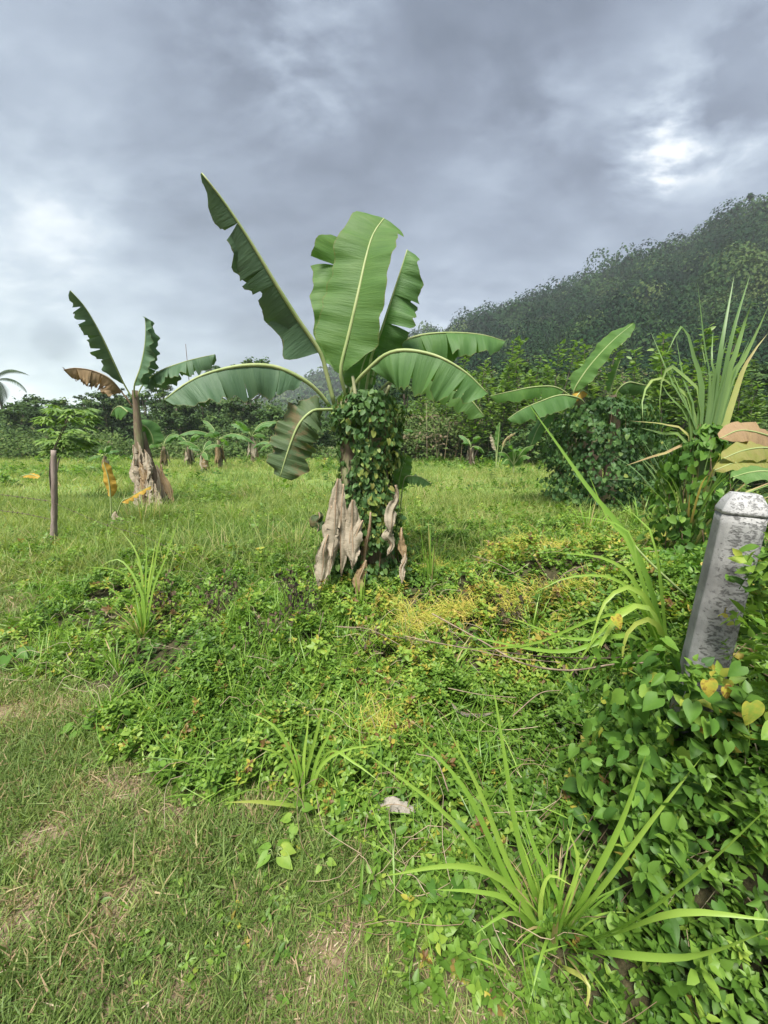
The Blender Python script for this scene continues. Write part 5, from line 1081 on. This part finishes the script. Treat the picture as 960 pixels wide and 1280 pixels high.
for i, (px, py, f, k, lab) in enumerate(TREES):
    q = P(px, py, f); s = q[2]/TOPS[k]; sx_ = max(s, .75)*random.uniform(.9, 1.15)
    dup(TP[k], (q[0], q[1], 0), random.uniform(0, 6.28), (sx_, sx_, s), lab, 'trees of the wood beyond the field')
BUSH = [(30, 555, 27, 'grey green bush at the far field edge, leftmost'), (95, 545, 28, 'bush behind the short banana plant left of the slim one'), (165, 548, 29, 'bush at the field edge right behind the slim banana trunk'), (300, 545, 27, 'bush behind the far banana plants under the long left leaf'),
        (365, 545, 26, 'bush at the field edge behind the hanging old leaf'), (492, 540, 24, 'bush just right of the central vine column'), (560, 535, 25, 'bush behind the young banana plant at the field edge'), (610, 525, 24, 'bush behind the pinkish dried sucker'), (665, 525, 21, 'bush left of the right vine mound'),
        (845, 540, 12, 'low dark bush between the vine mound and the reeds'), (925, 545, 9, 'dark bush under the reed blades at the right')]
for px, py, f, lab in BUSH:
    q = P(px, py, f); s = max(q[2]/TOPS['bush'], .3); dup(TP['bush'], (q[0], q[1], 0), random.uniform(0, 6.28), (max(s, .45)*1.15, max(s, .45)*1.15, s), lab, 'bushes along the edge of the field')
for p_ in TP.values():
    for ch in list(p_.children): bpy.data.objects.remove(ch)
    bpy.data.objects.remove(p_)
# light green saplings with upright sprays
def sapling_proto(seed):
    rng = np.random.default_rng(seed); root = thing('sapling', 'x', 'sapling', (0, 0, 0)); mb = MB(); pos = []; D = []
    for i in range(7):
        a = rng.uniform(0, 6.3); r = rng.uniform(.1, .8); H = rng.uniform(2.2, 4.0); p = [(0, 0, 0), (cos(a)*r*.5, sin(a)*r*.5, H*.5), (cos(a)*r, sin(a)*r, H)]; tube(mb, p, [.03, .008], 8, 4, cap=False)
        pa = spline(p, 30)
        for k in range(9, 30):
            for j in range(7): aa = rng.uniform(0, 6.3); pos.append(pa[k]+rng.normal(0, .04, 3)+np.array([cos(aa), sin(aa), 0])*rng.uniform(0, .22)*(1.2-k/30)); D.append((cos(aa), sin(aa), rng.uniform(0, .8)))
    mb.build('trunk', M['bark'], root); N = len(pos); v, fs = leaf_tpl(.24, fold=.2, curl=-.2)
    W = frame_from(np.array(D), np.tile((0, 0, 1.), (N, 1))+rng.normal(0, .4, (N, 3)))
    o = scatter('crown', [(v, fs, np.zeros(len(v)))], np.array(pos), W, rng.uniform(.13, .24, N), rng.uniform(.1, .9, N), M['sapling'], rng); o.parent = root; return root
sp = [sapling_proto(s) for s in (1, 2)]
SAPS = [(597, 430, 22, 'light green sapling sprays right of the rear arching leaf tip'), (632, 420, 24, 'tallest light green sapling between the arching leaf and the right banana plant'), (660, 428, 23, 'sapling just left of the upright leaf of the right banana plant'), (693, 425, 21, 'sapling touching the upright leaf on its left'),
        (752, 408, 20, 'pale sapling whose tip shows beside the upright banana leaf tip'), (806, 440, 17, 'sapling right of the right banana plant'), (856, 388, 15, 'sapling with pale new tips rising above the reed clump'), (880, 412, 15, 'sapling behind the reed blades, right of the pale tipped one'), (530, 478, 26, 'sapling right of the central vine column'), (568, 468, 25, 'sapling under the front arching leaf'), (940, 440, 14, 'sapling at the right edge behind the reeds')]
for i, (px, py, f, lab) in enumerate(SAPS):
    q = P(px, py, f); s = q[2]/3.9; dup(sp[i % 2], (q[0], q[1], 0), random.uniform(0, 6), (s*.95, s*.95, s), lab, 'light green saplings below the hill')
for p_ in sp:
    for ch in list(p_.children): bpy.data.objects.remove(ch)
    bpy.data.objects.remove(p_)
# coconut palms
def palm(label, px, py, f, R=2.2, group='coconut palms above the wood'):
    q = P(px, py, f); root = thing('coconut_palm', label, 'palm', (q[0], q[1], 0), group); mb = MB(); tube(mb, [(q[0]+.6, q[1], -.1), (q[0]+.3, q[1], q[2]*.5), tuple(q)], [.2, .14, .11], 12, 7); mb.build('trunk', M['bark'], root); rr = random.Random(px)
    for i in range(17):
        a = rr.uniform(0, 6.28); e = rr.uniform(-.5, 1.2); p = [q.copy()]; d = np.array([cos(a), sin(a), 0]); c = q.copy(); m2 = MB()
        for k in range(6): c = c+(d*cos(e)+np.array([0, 0, sin(e)]))*R/5; e -= .32; p.append(c.copy())
        path = spline(p, 22); tube(m2, p, [.03, .01], 10, 4, .2, cap=False); sd = np.cross(d, (0, 0, 1))
        for k in range(2, 22):
            for s_ in (-1, 1):
                L = .55*R/2.2*sin(pi*min(1, k/22*.9+.12)); t_ = path[min(k+1, 21)]-path[max(k-1, 0)]; t_ = unit(t_); e2 = path[k]+(sd*s_*.8+t_*.5+np.array([0, 0, -.55]))*L; m2.add([path[k]-t_*.075, path[k]+t_*.075, e2], [(0, 1, 2)], rr.uniform(0, 1))
        m2.build('frond', M['palm'], root, False)
palm('small coconut palm silhouetted above the long left reaching banana leaf', 261, 463, 70, 2.2)
palm('coconut palm cut by the left frame edge', -6, 476, 48, 3.2)
# thin mast
q = P(232, 430, 75); mb = MB(); tube(mb, [(q[0], q[1], 0), tuple(q)], [.10, .05], 6, 5); tag(mb.build('mast', M['wire'], loc=(q[0], q[1], 0)), 'thin dark mast rising above the wood on the left', 'mast')

# ---- undergrowth band and wood filling
def band(name, pxr, f0, f1, hfun, n, size, mat, label, seed, tm=.45):
    rng = np.random.default_rng(seed); f = rng.uniform(f0, f1, n); px = rng.uniform(*pxr, n); x = (px-480)/FPX*f*1.0; h = hfun(px, f)*(.05+1.9*fbm(x*.45, f*.45, seed)**1.3); u = rng.uniform(0, 1, n)**.6; z = h*u
    c = np.stack([x, f+rng.normal(0, .3, n), z], 1); V, F = cards(c, np.tile((0, -.4, .8), (n, 1)), size, rng, .5)
    t = np.repeat(np.clip(rng.normal(tm, .15, n)+.7*(fbm(x*.6+z*.9, z*1.2+f, seed+5)-.5), 0, 1), 4); kind(build(name, V, F, M[mat], tint=t), 'stuff', label)
band('undergrowth', (-120, 480), 25, 33, lambda px, f: 1.2+.10*(f-25)+0*px, 26000, .26, 'brush', 'tangled low brush at the left field edge', 51, .4)
band('brush_undergrowth', (480, 860), 23, 36, lambda px, f: 1.7+.26*(f-23)+.004*(px-480), 80000, .24, 'brush', 'brownish green brush between the field and the hill', 52, .66)
band('right_undergrowth', (800, 1150), 11, 26, lambda px, f: 1.0+.13*(f-11), 30000, .20, 'brush', 'dark brush at the foot of the hill on the right', 53, .3)
band('far_wood_foliage', (-250, 470), 40, 62, lambda px, f: 4.2+.06*(f-40)+0*px, 46000, .55, 'tree', 'mass of dark woodland behind the nearer trees', 54, .4)
# grey-brown bare stems in the brush
mb = MB()
for i in range(170):
    px = random.uniform(490, 850); f = random.uniform(22.5, 30); q = P(px, 560, f); h = random.uniform(1.2, 3.6); lx = random.gauss(0, .35); tube(mb, [(q[0], q[1], 0), (q[0]+lx*.4, q[1], h*.5), (q[0]+lx, q[1], h)], [.02, .008], 5, 3, random.uniform(0, 1), cap=False)
kind(mb.build('bare_stems_undergrowth', M['straw'], smooth=False), 'stuff', 'thin bare brown stems standing in the brush')

# ================================================================== hill and far ridge
def hill(name, prof, foot, seed, mat_col, back=1.3, jag=1.0):
    """prof: (px, py, forward distance) of the skyline; the slope runs from foot distance up to it and down behind"""
    pxs = np.linspace(prof[0][0], prof[-1][0], 90); pp = np.array([P(a, b, c) for a, b, c in prof]); ang = np.array([a for a, _, _ in prof]); ridge = np.stack([np.interp(pxs, ang, pp[:, k]) for k in range(3)], 1)
    s = np.linspace(0, 1.6, 60); V = []
    for r in ridge:
        d = r[:2]/r[1]
        for t in s:
            y = foot+(r[1]-foot)*t; x = d[0]*y
            e = t if t <= 1 else 1-(t-1)*back
            n = float(fbm(np.array([x*.02]), np.array([y*.02]), seed)[0])-.5
            z = (r[2]-8.0-max(0, r[1]-165)*.055*(seed == 5))*(e**1.25 if e > 0 else e) + n*(r[2]*.10)*sin(pi*min(max(t, 0), 1)); V.append((x, y, max(z, -3)))
    n = len(s); m = len(ridge); F = [(i*n+j, (i+1)*n+j, (i+1)*n+j+1, i*n+j+1) for i in range(m-1) for j in range(n-1)]
    kind(build(name, V, F, mat_col, smooth=True), 'structure'); return np.array(V).reshape(m, n, 3)
M['hillground'] = solid('hill_floor', [(.3, (.018, .028, .013)), (.7, (.04, .055, .024))], .1, .95, .2)
HP = [(470, 428, 330), (520, 414, 310), (567, 412, 300), (579, 397, 292), (600, 391, 285), (623, 383, 275), (640, 376, 268), (660, 366, 260), (680, 358, 252), (700, 354, 245), (735, 344, 232), (760, 332, 224), (800, 317, 212), (835, 306, 205), (870, 297, 197), (890, 290, 193), (905, 276, 188), (925, 266, 184), (935, 258, 182), (960, 256, 178), (1050, 235, 170), (1300, 190, 160)]
HV = hill('hill_terrain', HP, 42, 5, M['hillground'])
FP = [(250, 515, 520), (330, 505, 500), (370, 486, 480), (400, 470, 470), (430, 452, 460), (470, 436, 450), (520, 420, 440), (560, 420, 440), (620, 430, 440)]
FV = hill('far_hill_terrain', FP, 250, 8, M['hillground'])
def forest(name, HV, n, size, label, seed, tmax=1.0, ncard=380, cs=.055):
    rng = np.random.default_rng(seed); m, k, _ = HV.shape; jmax = int(k/1.6*1.08); tp = []
    for s in range(5):
        r = np.random.default_rng(s+70); dd = unit(r.normal(0, 1, (ncard, 3))); dd[:, 2] = np.abs(dd[:, 2])*1.15-.25; an = np.arctan2(dd[:, 1], dd[:, 0])
        rad = .5*(.75+.55*fbm(np.cos(an)*1.6+dd[:, 2]*2+s*7, np.sin(an)*1.6+s*3, s))*r.uniform(.85, 1.05, ncard); V, F = cards(dd*rad[:, None], dd, cs, r, .85, .28); tp.append((V, [F], np.repeat(r.normal(0, .07, ncard), 4)))
    # area-weighted choice over the slope cells
    A = np.linalg.norm(np.cross(HV[1:, :-1]-HV[:-1, :-1], HV[:-1, 1:]-HV[:-1, :-1]), axis=-1)[:, :jmax]; dist = HV[:-1, :-1, 1][:, :jmax]; w = (A/np.maximum(dist, 30)**1.15).reshape(-1); w = w/w.sum(); c = rng.choice(len(w), n, p=w); i, j = c//jmax, c % jmax; u, v = rng.uniform(0, 1, n), rng.uniform(0, 1, n)
    p = HV[i, j]*((1-u)*(1-v))[:, None]+HV[i+1, j]*(u*(1-v))[:, None]+HV[i, j+1]*((1-u)*v)[:, None]+HV[i+1, j+1]*(u*v)[:, None]
    s = size*np.clip(rng.lognormal(-.05, .42, n), .45, 2.3)*np.minimum(.35+.0042*p[:, 1], 1.3); p[:, 2] += s*.35
    t = np.clip(.42+.9*(fbm(p[:, 0]*.02, p[:, 2]*.03, 6)-.5)+rng.normal(0, .27, n), 0, 1)
    kind(scatter(name, tp, p, rz_lean(n, .1, rng), np.stack([s, s, s*rng.uniform(.8, 1.5, n)], 1), t, M['hillf'], rng), 'stuff', label)
forest('hill_forest', HV, 7200, 7.2, 'dense rainforest covering the steep hill', 61)
forest('far_hill_forest', FV, 1500, 9.0, 'forest on the lower ridge behind the central banana plant', 62, ncard=110, cs=.15)
# emergent trees on the hill's skyline and pale trunks
def emergent(label, px, py, f, h, seed):
    q = P(px, py, f); rng = np.random.default_rng(seed); root = thing('tree', label, 'tree', (q[0], q[1], q[2]-h), 'tall trees standing out of the hill forest'); mb = MB(); b = q-np.array([0, 0, h]); tube(mb, [b, (b+q)/2, q-np.array([0, 0, h*.1])], [.5, .4, .2], 8, 6)
    bl = []
    for i in range(6): a = rng.uniform(0, 6.3); r = h*rng.uniform(.05, .30); bl.append((cos(a)*r, sin(a)*r, -h*rng.uniform(.02, .42), h*.20, h*.12)); tube(mb, [q-np.array([0, 0, h*.5]), q+np.array([cos(a)*r, sin(a)*r, bl[-1][2]])], [.22, .08], 5, 4, cap=False)
    mb.build('trunk', M['twig'], root); V, F, t = crown(bl, 900, h*.055, rng, .7); build('crown', V+q, F, M['hillf'], root, tint=t)
for a in (('broad crowned tree topping the hill skyline at the right frame edge', 946, 246, 180, 20, 1), ('thin tree on the skyline just left of the topmost one', 908, 270, 186, 16, 2), ('tree with pale trunk inside the hill forest near the right edge', 944, 276, 165, 18, 3), ('small tree poking from the skyline midway along the hill', 835, 301, 204, 13, 4),
          ('tree on the hill skyline above the upright right banana leaf', 787, 320, 216, 11, 5), ('tree with pale trunk on the mid hill above the upright banana leaf', 835, 320, 190, 14, 6), ('slim tree on the skyline right of the middle one', 890, 284, 192, 13, 7), ('bumpy tree at the rocky left shoulder of the hill', 590, 392, 288, 12, 8), ('tree on the hill skyline left of its middle', 700, 350, 244, 12, 9)): emergent(*a)

# ================================================================== haze
def haze():
    m, nt = _mat('haze_air'); v = nt.nodes.new('ShaderNodeVolumePrincipled'); v.inputs['Color'].default_value = (.86, .91, 1, 1); v.inputs['Density'].default_value = .00045; v.inputs['Anisotropy'].default_value = 0
    o = nt.nodes.new('ShaderNodeOutputMaterial'); nt.links.new(v.outputs[0], o.inputs['Volume'])
    x, y0, y1, z0, z1 = 1600, -1600, 1600, -6, 190
    V = [(-x, y0, z0), (x, y0, z0), (x, y1, z0), (-x, y1, z0), (-x, y0, z1), (x, y0, z1), (x, y1, z1), (-x, y1, z1)]
    kind(build('haze', V, [(0, 3, 2, 1), (4, 5, 6, 7), (0, 1, 5, 4), (1, 2, 6, 5), (2, 3, 7, 6), (3, 0, 4, 7)], m), 'stuff', 'thin humid air')
haze()

# ================================================================== sky and light
SUN_EL, SUN_AZ = radians(62), radians(200)     # direction the light comes from: high, behind the camera's left
def world():
    w = bpy.data.worlds.new('World'); C.world = w; w.use_nodes = True; nt = w.node_tree; nt.nodes.clear(); L = nt.links
    sky = nt.nodes.new('ShaderNodeTexSky'); sky.sky_type = 'NISHITA'; sky.sun_disc = False; sky.sun_elevation = SUN_EL; sky.sun_rotation = SUN_AZ
    b1 = nt.nodes.new('ShaderNodeBackground'); b1.inputs['Strength'].default_value = .05; L.new(sky.outputs[0], b1.inputs[0])
    tc = nt.nodes.new('ShaderNodeTexCoord'); nrm = nt.nodes.new('ShaderNodeVectorMath'); nrm.operation = 'NORMALIZE'; L.new(tc.outputs['Generated'], nrm.inputs[0]); d = nrm.outputs[0]
    sx = nt.nodes.new('ShaderNodeSeparateXYZ'); L.new(d, sx.inputs[0])
    zz = math_(nt, 'ADD', math_(nt, 'MAXIMUM', sx.outputs[2], 0), .34)
    cb = nt.nodes.new('ShaderNodeCombineXYZ'); L.new(math_(nt, 'DIVIDE', sx.outputs[0], zz), cb.inputs[0]); L.new(math_(nt, 'DIVIDE', sx.outputs[1], zz), cb.inputs[1])
    mp = nt.nodes.new('ShaderNodeMapping'); mp.inputs['Rotation'].default_value = (0, 0, .5); mp.inputs['Scale'].default_value = (.8, 1.25, 1); L.new(cb.outputs[0], mp.inputs[0])
    n1 = noise(nt, 1.9, 7, .56, mp.outputs[0], .25); n2 = noise(nt, .7, 3, .5, mp.outputs[0], .2); n3 = noise(nt, 5.5, 6, .58, mp.outputs[0], .3); n4 = noise(nt, 5.0, 7, .6, mp.outputs[0], .25)
    f = math_(nt, 'ADD', math_(nt, 'MULTIPLY', n1.outputs['Fac'], .75), math_(nt, 'ADD', math_(nt, 'MULTIPLY', n2.outputs['Fac'], .35), math_(nt, 'MULTIPLY', n3.outputs['Fac'], .22)))
    f = math_(nt, 'ADD', math_(nt, 'MULTIPLY', math_(nt, 'SUBTRACT', f, .66), 1.9), .43)
    # thinner and thicker places in the cloud deck
    for px, py, r, amp in ((808, 198, 3.2, .42), (830, 190, 6, .10), (890, 130, 6.0, .26), (930, 120, 6, .18), (860, 160, 8, .08), (635, 135, 5, .26), (735, 112, 4, .22), (400, 55, 6, .34), (340, 85, 6, .16), (200, 165, 8, .14), (45, 200, 8, .10), (60, 190, 22, .03), (180, 90, 18, .05), (330, 20, 7, .14), (560, 60, 16, -.05), (260, 310, 18, -.14), (560, 250, 20, -.13), (420, 200, 12, -.05), (760, 60, 16, -.06), (930, 30, 16, -.12), (10, 20, 14, -.12), (700, 310, 10, .06), (20, 440, 16, .20), (150, 300, 14, -.05), (540, 405, 7, .16), (70, 428, 1.6, -.3), (100, 330, 10, -.04), (640, 350, 12, .02)):
        q = P(px, py, 1.0)-np.array([0, 0, CAMH]); q = unit(q); dt = nt.nodes.new('ShaderNodeVectorMath'); dt.operation = 'DOT_PRODUCT'; L.new(d, dt.inputs[0]); dt.inputs[1].default_value = tuple(q)
        mr = nt.nodes.new('ShaderNodeMapRange'); mr.interpolation_type = 'SMOOTHSTEP'; mr.inputs['From Min'].default_value = cos(radians(r*1.6)); mr.inputs['From Max'].default_value = 1; mr.inputs['To Max'].default_value = amp; L.new(dt.outputs['Value'], mr.inputs['Value'])
        val = mr.outputs[0]
        if 1.8 < r < 9: val = math_(nt, 'MULTIPLY', val, math_(nt, 'MULTIPLY', math_(nt, 'SUBTRACT', n4.outputs['Fac'], .38), 4.5, True))
        f = math_(nt, 'ADD', f, val)
    # brighter towards the horizon
    f = math_(nt, 'ADD', f, .02)
    hz = nt.nodes.new('ShaderNodeMapRange'); hz.interpolation_type = 'SMOOTHSTEP'; hz.inputs['From Min'].default_value = .45; hz.inputs['From Max'].default_value = 0; hz.inputs['To Max'].default_value = .17; L.new(sx.outputs[2], hz.inputs['Value'])
    f = math_(nt, 'ADD', f, hz.outputs[0], True)
    cr = ramp(nt, [(.0, (.15, .182, .25)), (.16, (.21, .25, .335)), (.32, (.28, .333, .43)), (.50, (.37, .435, .54)), (.70, (.52, .60, .70)), (.88, (.80, .86, .92)), (1, (.98, 1.0, 1.02))]); L.new(f, cr.inputs[0])
    b2 = nt.nodes.new('ShaderNodeBackground'); b2.inputs['Strength'].default_value = CLOUD; L.new(cr.outputs[0], b2.inputs[0])
    mx = nt.nodes.new('ShaderNodeMixShader'); mx.inputs[0].default_value = .96; L.new(b1.outputs[0], mx.inputs[1]); L.new(b2.outputs[0], mx.inputs[2])
    o = nt.nodes.new('ShaderNodeOutputWorld'); L.new(mx.outputs[0], o.inputs[0])
CLOUD = .182
world()
sl = bpy.data.lights.new('sun', 'SUN'); sl.energy = 1.5; sl.angle = radians(20); sl.color = (1, .965, .90); so = bpy.data.objects.new('sun', sl); COL.objects.link(so)
dv = Vector((sin(SUN_AZ)*cos(SUN_EL), cos(SUN_AZ)*cos(SUN_EL), sin(SUN_EL))); so.rotation_euler = dv.to_track_quat('Z', 'Y').to_euler(); so.location = (0, 0, 30)
C.view_settings.view_transform = 'Standard'; C.view_settings.look = 'None'; C.view_settings.gamma = 1; C.view_settings.use_curve_mapping = False
C.view_settings.exposure = 2.62
C.cycles.max_bounces = 8; C.cycles.transparent_max_bounces = 8; C.cycles.volume_bounces = 1
C.cycles.use_denoising = True
